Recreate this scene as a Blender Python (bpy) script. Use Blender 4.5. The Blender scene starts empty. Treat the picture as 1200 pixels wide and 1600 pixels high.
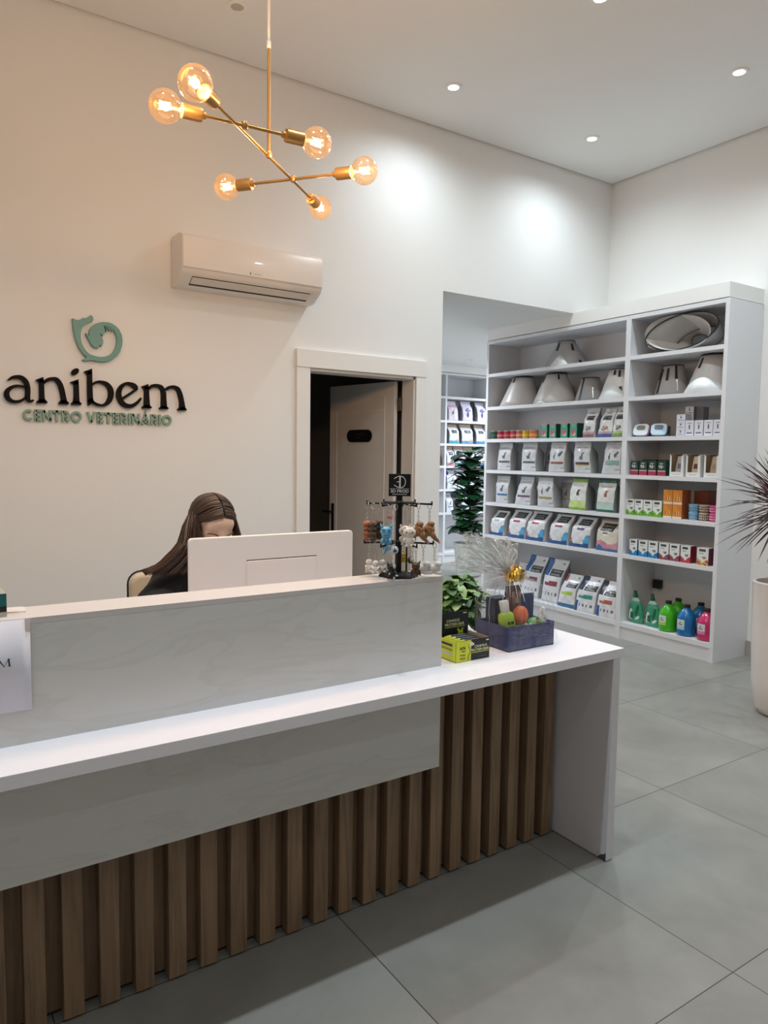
import bpy, math, random
from mathutils import Matrix, Vector
from math import sin, cos, pi, radians, sqrt
random.seed(7)
S = bpy.context.scene
COL = S.collection

# ---------------------------------------------------------------- camera, world, light, exposure
cam_d = bpy.data.cameras.new('camera')
cam_d.sensor_fit = 'VERTICAL'; cam_d.sensor_height = 36.0; cam_d.sensor_width = 27.0
cam_d.lens = 1130.666 / 1600 * 36.0
cam_d.clip_start = 0.05; cam_d.clip_end = 60
cam = bpy.data.objects.new('camera', cam_d); COL.objects.link(cam)
CX, CY, CZ = 7.80423332e-02, 5.84126865e-01, 1.34090984e-02      # pitch, yaw, roll (radians)
def _cam_rot():
    cx, sx, cy, sy, cz, sz = cos(CX), sin(CX), cos(CY), sin(CY), cos(CZ), sin(CZ)
    yaw = Matrix(((cy, -sy, 0), (sy, cy, 0), (0, 0, 1)))
    base = Matrix(((1, 0, 0), (0, 0, -1), (0, 1, 0)))
    pit = Matrix(((1, 0, 0), (0, cx, -sx), (0, sx, cx)))
    rol = Matrix(((cz, -sz, 0), (sz, cz, 0), (0, 0, 1)))
    M = rol @ pit @ base @ yaw
    return Matrix((M[0], -M[1], -M[2])).transposed()
cam.matrix_world = Matrix.Translation((0, 0, 1.5)) @ _cam_rot().to_4x4()
S.camera = cam
try: S.cycles.transparent_max_bounces = 40          # many layers of clear film and glass
except Exception: pass
S.view_settings.view_transform = 'Standard'; S.view_settings.look = 'None'
S.view_settings.gamma = 1.0; S.view_settings.exposure = 0.06
try: S.view_settings.use_curve_mapping = False
except Exception: pass
W = bpy.data.worlds.new('world'); S.world = W; W.use_nodes = True
W.node_tree.nodes['Background'].inputs[0].default_value = (0.8, 0.85, 0.9, 1)
W.node_tree.nodes['Background'].inputs[1].default_value = 0.05

DOWN_W = 78.0        # each ceiling downlight (spot)
FRONT_W = 2.2        # each wide downlight over the waiting side, behind the camera
HALL_W = 34.0        # each hall downlight
BULB_W = 14.0         # each globe bulb
COOL = (0.86, 0.985, 1.06)
HALLC = (0.86, 0.92, 1.0)
WARM = (1.0, 0.65, 0.42)

# ---------------------------------------------------------------- helpers
def lin(c):
    c = c / 255.0
    return c / 12.92 if c <= 0.04045 else ((c + 0.055) / 1.055) ** 2.4
def rgb(h):
    h = h.lstrip('#')
    return (lin(int(h[0:2], 16)), lin(int(h[2:4], 16)), lin(int(h[4:6], 16)), 1)
_M = {}
def mat(h, rough=0.5, metal=0.0, spec=0.5, coat=0.0, bump=0.0, bscale=60.0, var=0.0):
    key = (h, rough, metal, spec, coat, bump, bscale, var)
    if key in _M: return _M[key]
    m = bpy.data.materials.new('surface_' + h.lstrip('#')); m.use_nodes = True
    nt = m.node_tree; b = nt.nodes['Principled BSDF']
    b.inputs['Base Color'].default_value = rgb(h)
    b.inputs['Roughness'].default_value = rough; b.inputs['Metallic'].default_value = metal
    b.inputs['Specular IOR Level'].default_value = spec; b.inputs['Coat Weight'].default_value = coat
    if bump or var:
        tc = nt.nodes.new('ShaderNodeTexCoord'); n = nt.nodes.new('ShaderNodeTexNoise')
        n.inputs['Scale'].default_value = bscale; n.inputs['Detail'].default_value = 4
        nt.links.new(tc.outputs['Object'], n.inputs['Vector'])
        if bump:
            bp = nt.nodes.new('ShaderNodeBump'); bp.inputs['Strength'].default_value = bump
            bp.inputs['Distance'].default_value = 0.004
            nt.links.new(n.outputs['Fac'], bp.inputs['Height']); nt.links.new(bp.outputs['Normal'], b.inputs['Normal'])
        if var:
            r = nt.nodes.new('ShaderNodeValToRGB'); c = rgb(h)
            r.color_ramp.elements[0].position = 0.3; r.color_ramp.elements[1].position = 0.7
            r.color_ramp.elements[0].color = tuple(x * (1 - var) for x in c[:3]) + (1,)
            r.color_ramp.elements[1].color = tuple(min(1, x * (1 + var)) for x in c[:3]) + (1,)
            nt.links.new(n.outputs['Fac'], r.inputs['Fac']); nt.links.new(r.outputs['Color'], b.inputs['Base Color'])
    _M[key] = m
    return m
def emis(name, col, s):
    m = bpy.data.materials.new(name); m.use_nodes = True; nt = m.node_tree
    nt.nodes.remove(nt.nodes['Principled BSDF'])
    e = nt.nodes.new('ShaderNodeEmission'); e.inputs[0].default_value = tuple(col) + (1,); e.inputs[1].default_value = s
    nt.links.new(e.outputs[0], nt.nodes['Material Output'].inputs[0]); return m
def thin_clear(name, tint, gloss=0.12, milk=0.0, rough=0.05, wrinkle=0.0, milkcol=(0.8, 0.8, 0.8)):
    """a thin clear sheet: lets light through, mirrors a little, may be slightly milky"""
    m = bpy.data.materials.new(name); m.use_nodes = True; nt = m.node_tree
    nt.nodes.remove(nt.nodes['Principled BSDF'])
    t = nt.nodes.new('ShaderNodeBsdfTransparent'); t.inputs[0].default_value = tuple(tint) + (1,)
    g = nt.nodes.new('ShaderNodeBsdfGlossy'); g.inputs['Roughness'].default_value = rough
    lw = nt.nodes.new('ShaderNodeLayerWeight'); lw.inputs[0].default_value = 0.35
    ma = nt.nodes.new('ShaderNodeMath'); ma.operation = 'MULTIPLY_ADD'
    nt.links.new(lw.outputs['Facing'], ma.inputs[0]); ma.inputs[1].default_value = gloss * 1.6; ma.inputs[2].default_value = gloss * 0.5
    mx = nt.nodes.new('ShaderNodeMixShader'); nt.links.new(ma.outputs[0], mx.inputs[0])
    nt.links.new(t.outputs[0], mx.inputs[1]); nt.links.new(g.outputs[0], mx.inputs[2])
    out = mx
    if wrinkle:
        tc = nt.nodes.new('ShaderNodeTexCoord'); n = nt.nodes.new('ShaderNodeTexNoise')
        n.inputs['Scale'].default_value = 28; n.inputs['Detail'].default_value = 5; n.inputs['Distortion'].default_value = 1.5
        nt.links.new(tc.outputs['Object'], n.inputs['Vector'])
        bp = nt.nodes.new('ShaderNodeBump'); bp.inputs['Strength'].default_value = wrinkle; bp.inputs['Distance'].default_value = 0.02
        nt.links.new(n.outputs['Fac'], bp.inputs['Height']); nt.links.new(bp.outputs['Normal'], g.inputs['Normal'])
    if milk:
        d = nt.nodes.new('ShaderNodeBsdfDiffuse'); d.inputs[0].default_value = tuple(milkcol) + (1,)
        m2 = nt.nodes.new('ShaderNodeMixShader'); m2.inputs[0].default_value = milk
        nt.links.new(mx.outputs[0], m2.inputs[1]); nt.links.new(d.outputs[0], m2.inputs[2]); out = m2
    nt.links.new(out.outputs[0], nt.nodes['Material Output'].inputs[0]); return m

_glyph = {}
def glyphs(body, fat=0.0):
    key = (body, fat)
    if key not in _glyph:
        cu = bpy.data.curves.new('lettering', 'FONT'); cu.body = body; cu.size = 1.0; cu.extrude = 0.0
        cu.offset = fat; cu.resolution_u = 3
        o = bpy.data.objects.new('lettering', cu); COL.objects.link(o)
        dg = bpy.context.evaluated_depsgraph_get(); me = bpy.data.meshes.new_from_object(o.evaluated_get(dg))
        vs = [v.co.copy() for v in me.vertices]; fs = [tuple(p.vertices) for p in me.polygons]
        bpy.data.objects.remove(o); bpy.data.curves.remove(cu); bpy.data.meshes.remove(me)
        _glyph[key] = (vs, fs)
    return _glyph[key]

# frames: x right, y up, z out of the surface
def face_mx(org):      # surface facing -X (seen by someone looking along +X)
    return Matrix.Translation(org) @ Matrix(((0, 0, -1, 0), (-1, 0, 0, 0), (0, 1, 0, 0), (0, 0, 0, 1)))
def face_my(org):      # surface facing -Y
    return Matrix.Translation(org) @ Matrix(((1, 0, 0, 0), (0, 0, -1, 0), (0, 1, 0, 0), (0, 0, 0, 1)))

class B:
    def __init__(s): s.v = []; s.f = []; s.m = []; s.mats = []
    def mi(s, m):
        if isinstance(m, str): m = mat(m)
        if m not in s.mats: s.mats.append(m)
        return s.mats.index(m)
    def add(s, vs, fs, m):
        o = len(s.v); s.v += [tuple(v) for v in vs]; k = s.mi(m)
        for f in fs: s.f.append(tuple(i + o for i in f)); s.m.append(k)
    def box(s, x0, x1, y0, y1, z0, z1, m, front=None):
        v = [(x0, y0, z0), (x1, y0, z0), (x1, y1, z0), (x0, y1, z0), (x0, y0, z1), (x1, y0, z1), (x1, y1, z1), (x0, y1, z1)]
        s.add(v, [(0, 3, 2, 1), (4, 5, 6, 7), (0, 1, 5, 4), (1, 2, 6, 5), (2, 3, 7, 6), (3, 0, 4, 7)], m)
    def obox(s, mx, sx, sy, sz, m):
        n = len(s.v); s.box(-sx / 2, sx / 2, -sy / 2, sy / 2, -sz / 2, sz / 2, m)
        for i in range(n, len(s.v)): s.v[i] = tuple(mx @ Vector(s.v[i]))
    def lathe(s, prof, m, n=24, mx=None, cap=True):
        mx = mx or Matrix(); vs = []; fs = []
        for r, z in prof:
            for k in range(n): a = 2 * pi * k / n; vs.append(mx @ Vector((r * cos(a), r * sin(a), z)))
        for i in range(len(prof) - 1):
            for k in range(n):
                k2 = (k + 1) % n; fs.append((i * n + k, i * n + k2, (i + 1) * n + k2, (i + 1) * n + k))
        if cap:
            fs.append(tuple(range(n))[::-1]); fs.append(tuple(range((len(prof) - 1) * n, len(prof) * n)))
        s.add(vs, fs, m)
    def tube(s, pts, r, m, n=8, r1=None, cap=True):
        pts = [Vector(p) for p in pts]; L = len(pts); vs = []; fs = []; up = Vector((0.123, 0.31, 0.94))
        for i, p in enumerate(pts):
            t = (pts[min(i + 1, L - 1)] - pts[max(i - 1, 0)]).normalized()
            a = t.cross(up)
            if a.length < 1e-4: a = t.cross(Vector((1, 0, 0)))
            a.normalize(); b = t.cross(a); up = b.cross(t) if False else up
            rr = r if r1 is None else r + (r1 - r) * i / (L - 1)
            if isinstance(r, (list, tuple)): rr = r[i]
            for k in range(n):
                q = 2 * pi * k / n; vs.append(p + a * (rr * cos(q)) + b * (rr * sin(q)))
        for i in range(L - 1):
            for k in range(n):
                k2 = (k + 1) % n; fs.append((i * n + k, i * n + k2, (i + 1) * n + k2, (i + 1) * n + k))
        if cap: fs.append(tuple(range(n))[::-1]); fs.append(tuple(range((L - 1) * n, L * n)))
        s.add(vs, fs, m)
    def ball(s, c, r, m, n=12, k=8, rot=None):
        if not isinstance(r, (tuple, list)): r = (r, r, r)
        c = Vector(c); vs = []; fs = []
        for i in range(1, k):
            th = pi * i / k
            for j in range(n):
                ph = 2 * pi * j / n; q = Vector((r[0] * sin(th) * cos(ph), r[1] * sin(th) * sin(ph), r[2] * cos(th)))
                if rot: q = rot @ q
                vs.append(c + q)
        top = Vector((0, 0, r[2])); bot = Vector((0, 0, -r[2]))
        if rot: top = rot @ top; bot = rot @ bot
        a = len(vs); vs.append(c + top); vs.append(c + bot)
        for i in range(k - 2):
            for j in range(n):
                j2 = (j + 1) % n; fs.append((i * n + j, (i + 1) * n + j, (i + 1) * n + j2, i * n + j2))
        for j in range(n):
            j2 = (j + 1) % n; fs.append((a, j, j2)); fs.append((a + 1, (k - 2) * n + j2, (k - 2) * n + j))
        s.add(vs, fs, m)
    def torus(s, mx, R, r, m, n=20, k=6):
        vs = []; fs = []
        for i in range(n):
            a = 2 * pi * i / n
            for j in range(k):
                b = 2 * pi * j / k; vs.append(mx @ Vector(((R + r * cos(b)) * cos(a), (R + r * cos(b)) * sin(a), r * sin(b))))
        for i in range(n):
            for j in range(k):
                i2 = (i + 1) % n; j2 = (j + 1) % k; fs.append((i * k + j, i2 * k + j, i2 * k + j2, i * k + j2))
        s.add(vs, fs, m)
    def poly(s, pts, depth, mx, m):
        """a flat outline in the frame mx with real thickness"""
        n = len(pts); vs = [mx @ Vector((x, y, depth)) for x, y in pts] + [mx @ Vector((x, y, 0)) for x, y in pts]
        fs = [tuple(range(n)), tuple(range(2 * n - 1, n - 1, -1))]
        for i in range(n): j = (i + 1) % n; fs.append((i, n + i, n + j, j))
        s.add(vs, fs, m)
    def stroke(s, pts, depth, mx, m, cap=6):
        """a brush stroke through (x, y, width) points, as a flat solid"""
        P = []
        for i in range(len(pts) - 1):
            p0 = pts[max(i - 1, 0)]; p1 = pts[i]; p2 = pts[i + 1]; p3 = pts[min(i + 2, len(pts) - 1)]
            for k in range(5):
                t = k / 5; P.append(tuple(0.5 * (2 * b + (c - a) * t + (2 * a - 5 * b + 4 * c - d) * t * t + (3 * b - a - 3 * c + d) * t ** 3) for a, b, c, d in zip(p0, p1, p2, p3)))
        P.append(tuple(pts[-1]))
        vs = []; L = len(P)
        for i, (x, y, w) in enumerate(P):
            a = P[max(i - 1, 0)]; b = P[min(i + 1, L - 1)]; dx, dy = b[0] - a[0], b[1] - a[1]; l = sqrt(dx * dx + dy * dy) or 1
            nx, ny = -dy / l * w / 2, dx / l * w / 2
            for z in (depth, 0):
                vs.append(mx @ Vector((x + nx, y + ny, z))); vs.append(mx @ Vector((x - nx, y - ny, z)))
        fs = []
        for i in range(L - 1):
            a = 4 * i; b = a + 4
            fs += [(a, a + 1, b + 1, b), (a + 2, b + 2, b + 3, a + 3), (a, b, b + 2, a + 2), (a + 1, a + 3, b + 3, b + 1)]
        fs += [(0, 2, 3, 1), (4 * L - 4, 4 * L - 3, 4 * L - 1, 4 * L - 2)]
        s.add(vs, fs, m)
    def text(s, body, mx, m, h=None, w=None, fat=0.0, depth=0.0, align='C'):
        vs, fs = glyphs(body, fat)
        if not vs: return
        x0 = min(v.x for v in vs); x1 = max(v.x for v in vs); y0 = min(v.y for v in vs); y1 = max(v.y for v in vs)
        sy = h / (y1 - y0) if h else w / (x1 - x0); sx = w / (x1 - x0) if w else sy
        ox = (x0 + x1) / 2 if align == 'C' else x0; oy = (y0 + y1) / 2
        if depth:
            n = len(vs)
            top = [mx @ Vector(((v.x - ox) * sx, (v.y - oy) * sy, depth)) for v in vs]
            bot = [mx @ Vector(((v.x - ox) * sx, (v.y - oy) * sy, 0)) for v in vs]
            ed = {}
            for f in fs:
                for i in range(len(f)):
                    a, b = f[i], f[(i + 1) % len(f)]; ed[(a, b)] = 1
            side = [(a, a + n, b + n, b) for (a, b) in ed if (b, a) not in ed]
            s.add(top + bot, list(fs) + side, m)
        else:
            s.add([mx @ Vector(((v.x - ox) * sx, (v.y - oy) * sy, 0)) for v in vs], fs, m)
    def move(s, mx, a=0):
        for i in range(a, len(s.v)): s.v[i] = tuple(mx @ Vector(s.v[i]))
    def build(s, name, parent=None, smooth=False, bevel=0.0, loc=None, seg=2):
        me = bpy.data.meshes.new(name); me.from_pydata(s.v, [], s.f)
        for m in s.mats: me.materials.append(m)
        me.polygons.foreach_set('material_index', s.m)
        if smooth: me.polygons.foreach_set('use_smooth', [True] * len(s.f))
        me.update()
        o = bpy.data.objects.new(name, me); COL.objects.link(o)
        if parent: o.parent = parent
        if loc: o.location = loc
        if bevel:
            b = o.modifiers.new('edge', 'BEVEL'); b.width = bevel; b.segments = seg; b.limit_method = 'ANGLE'; b.angle_limit = radians(50)
        return o
def autosmooth(o, deg=40):
    me = o.data
    me.polygons.foreach_set('use_smooth', [True] * len(me.polygons))
    try: me.set_sharp_from_angle(angle=radians(deg))
    except Exception: pass
    return o
def tag(o, label, cat=None, group=None, kind=None):
    if label: o['label'] = label
    if cat: o['category'] = cat
    if group: o['group'] = group
    if kind: o['kind'] = kind
    return o
def thing(name, label, cat, loc=(0, 0, 0), rz=0.0, group=None):
    o = bpy.data.objects.new(name, None); o.empty_display_size = 0.05; COL.objects.link(o)
    o.location = loc; o.rotation_euler = (0, 0, rz)
    return tag(o, label, cat, group)
def struct(b, name, label, cat, **k):
    o = b.build(name, **k); return tag(o, label, cat, None, 'structure')
def copy_tree(o, parent=None):
    c = o.copy(); COL.objects.link(c)
    if parent: c.parent = parent
    for ch in list(o.children): copy_tree(ch, c)
    return c

# ---------------------------------------------------------------- surface materials
def wall_paint(name, h):
    m = bpy.data.materials.new(name); m.use_nodes = True; nt = m.node_tree; b = nt.nodes['Principled BSDF']
    b.inputs['Base Color'].default_value = rgb(h); b.inputs['Roughness'].default_value = 0.7; b.inputs['Specular IOR Level'].default_value = 0.25
    tc = nt.nodes.new('ShaderNodeTexCoord'); n = nt.nodes.new('ShaderNodeTexNoise'); n.inputs['Scale'].default_value = 220; n.inputs['Detail'].default_value = 3
    bp = nt.nodes.new('ShaderNodeBump'); bp.inputs['Strength'].default_value = 0.08; bp.inputs['Distance'].default_value = 0.002
    nt.links.new(tc.outputs['Object'], n.inputs['Vector']); nt.links.new(n.outputs['Fac'], bp.inputs['Height']); nt.links.new(bp.outputs['Normal'], b.inputs['Normal'])
    return m
WALL = wall_paint('wall_paint', '#ececea')
CEIL = wall_paint('ceiling_paint', '#eaeae8')
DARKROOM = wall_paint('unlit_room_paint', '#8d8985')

def floor_mat():
    m = bpy.data.materials.new('porcelain_tile'); m.use_nodes = True; nt = m.node_tree; b = nt.nodes['Principled BSDF']
    N = nt.nodes.new; L = nt.links.new
    tc = N('ShaderNodeTexCoord'); sp = N('ShaderNodeSeparateXYZ'); L(tc.outputs['Object'], sp.inputs[0])
    T = 0.8505
    def line(sock, off):
        a = N('ShaderNodeMath'); a.operation = 'SUBTRACT'; a.inputs[1].default_value = off - 40 * T; L(sock, a.inputs[0])
        d = N('ShaderNodeMath'); d.operation = 'DIVIDE'; d.inputs[1].default_value = T; L(a.outputs[0], d.inputs[0])
        f = N('ShaderNodeMath'); f.operation = 'FRACT'; L(d.outputs[0], f.inputs[0])
        s = N('ShaderNodeMath'); s.operation = 'PINGPONG'; s.inputs[1].default_value = 0.5; L(f.outputs[0], s.inputs[0])
        c = N('ShaderNodeMath'); c.operation = 'LESS_THAN'; c.inputs[1].default_value = 0.0019; L(s.outputs[0], c.inputs[0])
        fl = N('ShaderNodeMath'); fl.operation = 'FLOOR'; L(d.outputs[0], fl.inputs[0])
        return c.outputs[0], fl.outputs[0]
    lx, ix = line(sp.outputs['X'], 1.981); ly, iy = line(sp.outputs['Y'], 1.1057)
    mx = N('ShaderNodeMath'); mx.operation = 'MAXIMUM'; L(lx, mx.inputs[0]); L(ly, mx.inputs[1])
    cmb = N('ShaderNodeCombineXYZ'); L(ix, cmb.inputs[0]); L(iy, cmb.inputs[1])
    wn = N('ShaderNodeTexWhiteNoise'); wn.noise_dimensions = '2D'; L(cmb.outputs[0], wn.inputs['Vector'])
    ofs = N('ShaderNodeVectorMath'); ofs.operation = 'MULTIPLY_ADD'; ofs.inputs[1].default_value = (9, 9, 9); L(wn.outputs['Color'], ofs.inputs[0]); L(tc.outputs['Object'], ofs.inputs[2])
    n = N('ShaderNodeTexNoise'); n.inputs['Scale'].default_value = 2.6; n.inputs['Detail'].default_value = 8; n.inputs['Roughness'].default_value = 0.62; n.inputs['Distortion'].default_value = 0.4
    L(ofs.outputs[0], n.inputs['Vector'])
    r = N('ShaderNodeValToRGB'); r.color_ramp.elements[0].position = 0.32; r.color_ramp.elements[1].position = 0.68
    r.color_ramp.elements[0].color = rgb('#85847f'); r.color_ramp.elements[1].color = rgb('#95958f'); L(n.outputs['Fac'], r.inputs['Fac'])
    mix = N('ShaderNodeMix'); mix.data_type = 'RGBA'; L(mx.outputs[0], mix.inputs['Factor']); L(r.outputs['Color'], mix.inputs['A']); mix.inputs['B'].default_value = rgb('#3c3a38')
    L(mix.outputs['Result'], b.inputs['Base Color'])
    rr = N('ShaderNodeMath'); rr.operation = 'MULTIPLY_ADD'; rr.inputs[1].default_value = 0.16; rr.inputs[2].default_value = 0.30; L(n.outputs['Fac'], rr.inputs[0]); L(rr.outputs[0], b.inputs['Roughness'])
    b.inputs['Specular IOR Level'].default_value = 0.45
    return m
FLOOR = floor_mat()
def wood_mat():
    m = bpy.data.materials.new('oak_veneer'); m.use_nodes = True; nt = m.node_tree; b = nt.nodes['Principled BSDF']
    N = nt.nodes.new; L = nt.links.new
    tc = N('ShaderNodeTexCoord'); oi = N('ShaderNodeObjectInfo')
    ad = N('ShaderNodeVectorMath'); ad.operation = 'MULTIPLY_ADD'; L(oi.outputs['Random'], ad.inputs[0]); ad.inputs[1].default_value = (7, 3, 11); L(tc.outputs['Object'], ad.inputs[2])
    mp = N('ShaderNodeMapping'); mp.inputs['Scale'].default_value = (38, 38, 2.2); L(ad.outputs[0], mp.inputs['Vector'])
    n = N('ShaderNodeTexNoise'); n.inputs['Scale'].default_value = 1.0; n.inputs['Detail'].default_value = 6; n.inputs['Distortion'].default_value = 1.2; L(mp.outputs[0], n.inputs['Vector'])
    r = N('ShaderNodeValToRGB'); e = r.color_ramp.elements; e[0].position = 0.28; e[1].position = 0.72; e[0].color = rgb('#6d5743'); e[1].color = rgb('#977d62')
    q = e.new(0.5); q.color = rgb('#856b53'); L(n.outputs['Fac'], r.inputs['Fac']); L(r.outputs['Color'], b.inputs['Base Color'])
    b.inputs['Roughness'].default_value = 0.5
    return m
WOOD = wood_mat()
def laminate_vein():
    m = bpy.data.materials.new('veined_white_laminate'); m.use_nodes = True; nt = m.node_tree; b = nt.nodes['Principled BSDF']
    N = nt.nodes.new; L = nt.links.new
    tc = N('ShaderNodeTexCoord'); mp = N('ShaderNodeMapping'); mp.inputs['Scale'].default_value = (1.2, 1.2, 5.5); mp.inputs['Rotation'].default_value = (0, 0.2, 0); L(tc.outputs['Object'], mp.inputs['Vector'])
    n = N('ShaderNodeTexNoise'); n.inputs['Scale'].default_value = 1.7; n.inputs['Detail'].default_value = 7; n.inputs['Distortion'].default_value = 1.4; L(mp.outputs[0], n.inputs['Vector'])
    r = N('ShaderNodeValToRGB'); e = r.color_ramp.elements; e[0].position = 0.40; e[0].color = rgb('#d4d3d0'); e[1].position = 0.52; e[1].color = rgb('#d5d4d1')
    q = e.new(0.46); q.color = rgb('#cecdc9'); q2 = e.new(0.49); q2.color = rgb('#d5d4d1'); L(n.outputs['Fac'], r.inputs['Fac']); L(r.outputs['Color'], b.inputs['Base Color'])
    b.inputs['Roughness'].default_value = 0.42
    return m
VEIN = laminate_vein()
LAM = mat('#efedf3', 0.38)
LAMS = mat('#dfe0e3', 0.42)            # shelving board
WHITE = mat('#eceae6', 0.45)
DOORW = mat('#e2ddd8', 0.42)
BLACK = mat('#141516', 0.42)
BRASS = mat('#b98d52', 0.34, 0.8)
CHROME = mat('#b9b8b4', 0.25, 1.0)
STEELDK = mat('#5a4e42', 0.45, 0.5)

# ---------------------------------------------------------------- the room
ZC = 3.95; YW = 4.491; XR = 5.379; XB = 4.932; ZH = 2.765
b = B(); b.box(-2.8, 8.5, -3.4, 9.0, -0.1, 0, FLOOR); struct(b, 'floor', 'grey porcelain tiled floor', 'floor')
b = B(); b.box(-2.6, XR - 0.016, -3.2, YW - 0.016, ZC, ZC + 0.04, CEIL); b.box(-2.8, XR + 0.15, -3.4, YW + 0.2, ZC + 0.055, ZC + 0.15, CEIL)
struct(b, 'ceiling', 'plain white plaster ceiling with a shadow gap at the walls', 'ceiling')
b = B()
for x0, x1, z0, z1 in ((-2.6, 2.336, 0, 4.01), (2.336, 3.233, 2.093, 4.01), (3.233, 3.486, 0, 4.01), (3.486, 5.53, ZH, 4.01)):
    b.box(x0, x1, YW, YW + 0.15, z0, z1, WALL)
struct(b, 'wall_back', 'white wall behind the reception with a doorway and a wide opening', 'wall')
b = B(); b.box(XR, XR + 0.15, -3.4, 5.60, 0, 4.01, WALL); struct(b, 'wall_right', 'white right hand wall behind the shelving', 'wall')
b = B(); b.box(-2.75, -2.6, -3.4, YW + 0.15, 0, 4.01, WALL); struct(b, 'wall_left', 'white left hand wall', 'wall')
b = B(); b.box(-2.75, XR + 0.15, -3.4, -3.25, 0, 4.01, WALL); struct(b, 'wall_front', 'white wall opposite the reception', 'wall')
# lowered box above the shelving, and the hall beyond the opening
b = B(); b.box(XB, XR, 3.04, 5.60, 2.662, ZH + 0.004, WALL); struct(b, 'trim_1', 'white plasterboard box above the shelving', 'trim')
b = B(); b.box(3.2, 8.4, YW + 0.15, 8.5, ZH, ZH + 0.1, CEIL); struct(b, 'ceiling_hall', 'lower white ceiling of the hall beyond', 'ceiling')
b = B(); b.box(3.2, 8.4, 8.42, 8.57, 0, ZH, WALL); struct(b, 'wall_hall_back', 'white far wall of the hall', 'wall')
b = B(); b.box(8.25, 8.4, 5.4, 8.5, 0, ZH, WALL); b.box(5.53, 8.4, 5.45, 5.60, 0, ZH, WALL); struct(b, 'wall_hall_right', 'white right wall of the hall', 'wall')
b = B(); b.box(3.36, 3.486, YW + 0.15, 8.5, 0, ZH, WALL); struct(b, 'wall_hall_left', 'white left wall of the hall', 'wall')
b = B(); b.box(3.49, 8.24, 7.985, 8.42, 2.662, ZH - .001, WALL); struct(b, 'trim_2', 'white band between hall shelves and hall ceiling', 'trim')
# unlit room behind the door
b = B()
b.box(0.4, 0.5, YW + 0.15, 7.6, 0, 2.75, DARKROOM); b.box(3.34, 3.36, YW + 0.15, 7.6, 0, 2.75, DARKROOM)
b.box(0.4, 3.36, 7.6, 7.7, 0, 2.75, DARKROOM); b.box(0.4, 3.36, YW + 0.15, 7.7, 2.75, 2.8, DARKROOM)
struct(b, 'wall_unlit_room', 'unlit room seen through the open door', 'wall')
b = B(); b.box(XR - 0.016, XR, -3.2, 3.03, 0, 0.115, mat('#a7a49c', 0.4)); struct(b, 'baseboard_right', 'grey tile baseboard on the right wall', 'baseboard')
b = B()
for x0, x1 in ((-2.6, 2.23), (3.33, 3.486)): b.box(x0, x1, YW - 0.014, YW, 0, 0.115, mat('#a7a49c', 0.4))
struct(b, 'baseboard_back', 'grey tile baseboard on the back wall', 'baseboard')

# ---------------------------------------------------------------- door
fr = thing('door_1', 'white panelled door standing open into an unlit room behind the desk', 'door', (2.79, YW, 0)); fr['kind'] = 'structure'
ox = 2.79
b = B(); b.box(2.233 - ox, 2.336 - ox, -0.022, 0.0, 0, 2.093, WHITE); b.build('door_casing', fr, bevel=0.003)
b = B(); b.box(3.233 - ox, 3.325 - ox, -0.022, 0.0, 0, 2.093, WHITE); b.build('door_casing', fr, bevel=0.003)
b = B(); b.box(2.231 - ox, 3.327 - ox, -0.026, 0.0, 2.093, 2.216, WHITE); b.build('door_header', fr, bevel=0.003)
b = B(); b.box(2.325 - ox, 2.345 - ox, 0, 0.15, 0, 2.093, WHITE); b.box(3.222 - ox, 3.243 - ox, 0, 0.15, 0, 2.093, WHITE); b.box(2.325 - ox, 3.243 - ox, 0, 0.15, 2.075, 2.095, WHITE); b.build('door_jamb', fr)
# leaf: hinged on the right jamb, swung into the room
hg = Vector((3.196 - ox, 0.175, 0)); ang = math.atan2(5.401 - (YW + 0.175), 3.041 - 3.196)
leaf = bpy.data.objects.new('door_leaf', None)
b = B(); b.box(0, 0.752, 0, 0.035, 0.008, 2.07, DOORW)
lf = b.build('door_leaf', fr, bevel=0.002); lf.location = hg; lf.rotation_euler = (0, 0, ang)
bpy.data.objects.remove(leaf)
b = B()
for (u0, u1, z0, z1) in ((0.10, 0.104, 0.12, 1.96), (0.66, 0.664, 0.12, 1.86), (0.10, 0.752, 1.855, 1.859), (0.10, 0.752, 0.12, 0.124)):
    b.box(u0, u1, 0.0345, 0.0375, z0, z1, mat('#f4f0ea', 0.4))
b.build('door_moulding', lf)
b = B()
pl = []
for k in range(40):
    a = 2 * pi * k / 40; cx = 0.095 if cos(a) >= 0 else -0.095; pl.append((cx + 0.05 * cos(a), 0.05 * sin(a)))
mxs = Matrix.Translation((0.385, 0.0355, 1.655)) @ Matrix(((-1, 0, 0, 0), (0, 0, 1, 0), (0, 1, 0, 0), (0, 0, 0, 1)))
b.poly(pl, 0.008, mxs, BLACK)
sg = b.build('door_sign', lf); sg['label'] = 'black rounded plate on the door'
b = B()
for (u, z, w) in ((0.02, 0.012, 0.11), (-0.01, -0.016, 0.05)): b.box(0.385 - u - w / 2, 0.385 - u + w / 2, 0.0436, 0.0440, 1.655 + z - 0.004, 1.655 + z + 0.004, mat('#3a3a3c', 0.5))
b.build('faint_lettering', sg)
b = B(); b.box(0.690, 0.720, 0.035, 0.043, 0.86, 1.09, BLACK); b.lathe([(0.01, 0), (0.01, 0.045)], BLACK, 12, Matrix.Translation((0.705, 0.035, 1.02)) @ Matrix.Rotation(-pi / 2, 4, 'X'))
b.box(0.700, 0.790, 0.07, 0.085, 1.012, 1.028, BLACK); h = b.build('door_handle', lf, bevel=0.002); h['label'] = 'black lever handle'
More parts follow.
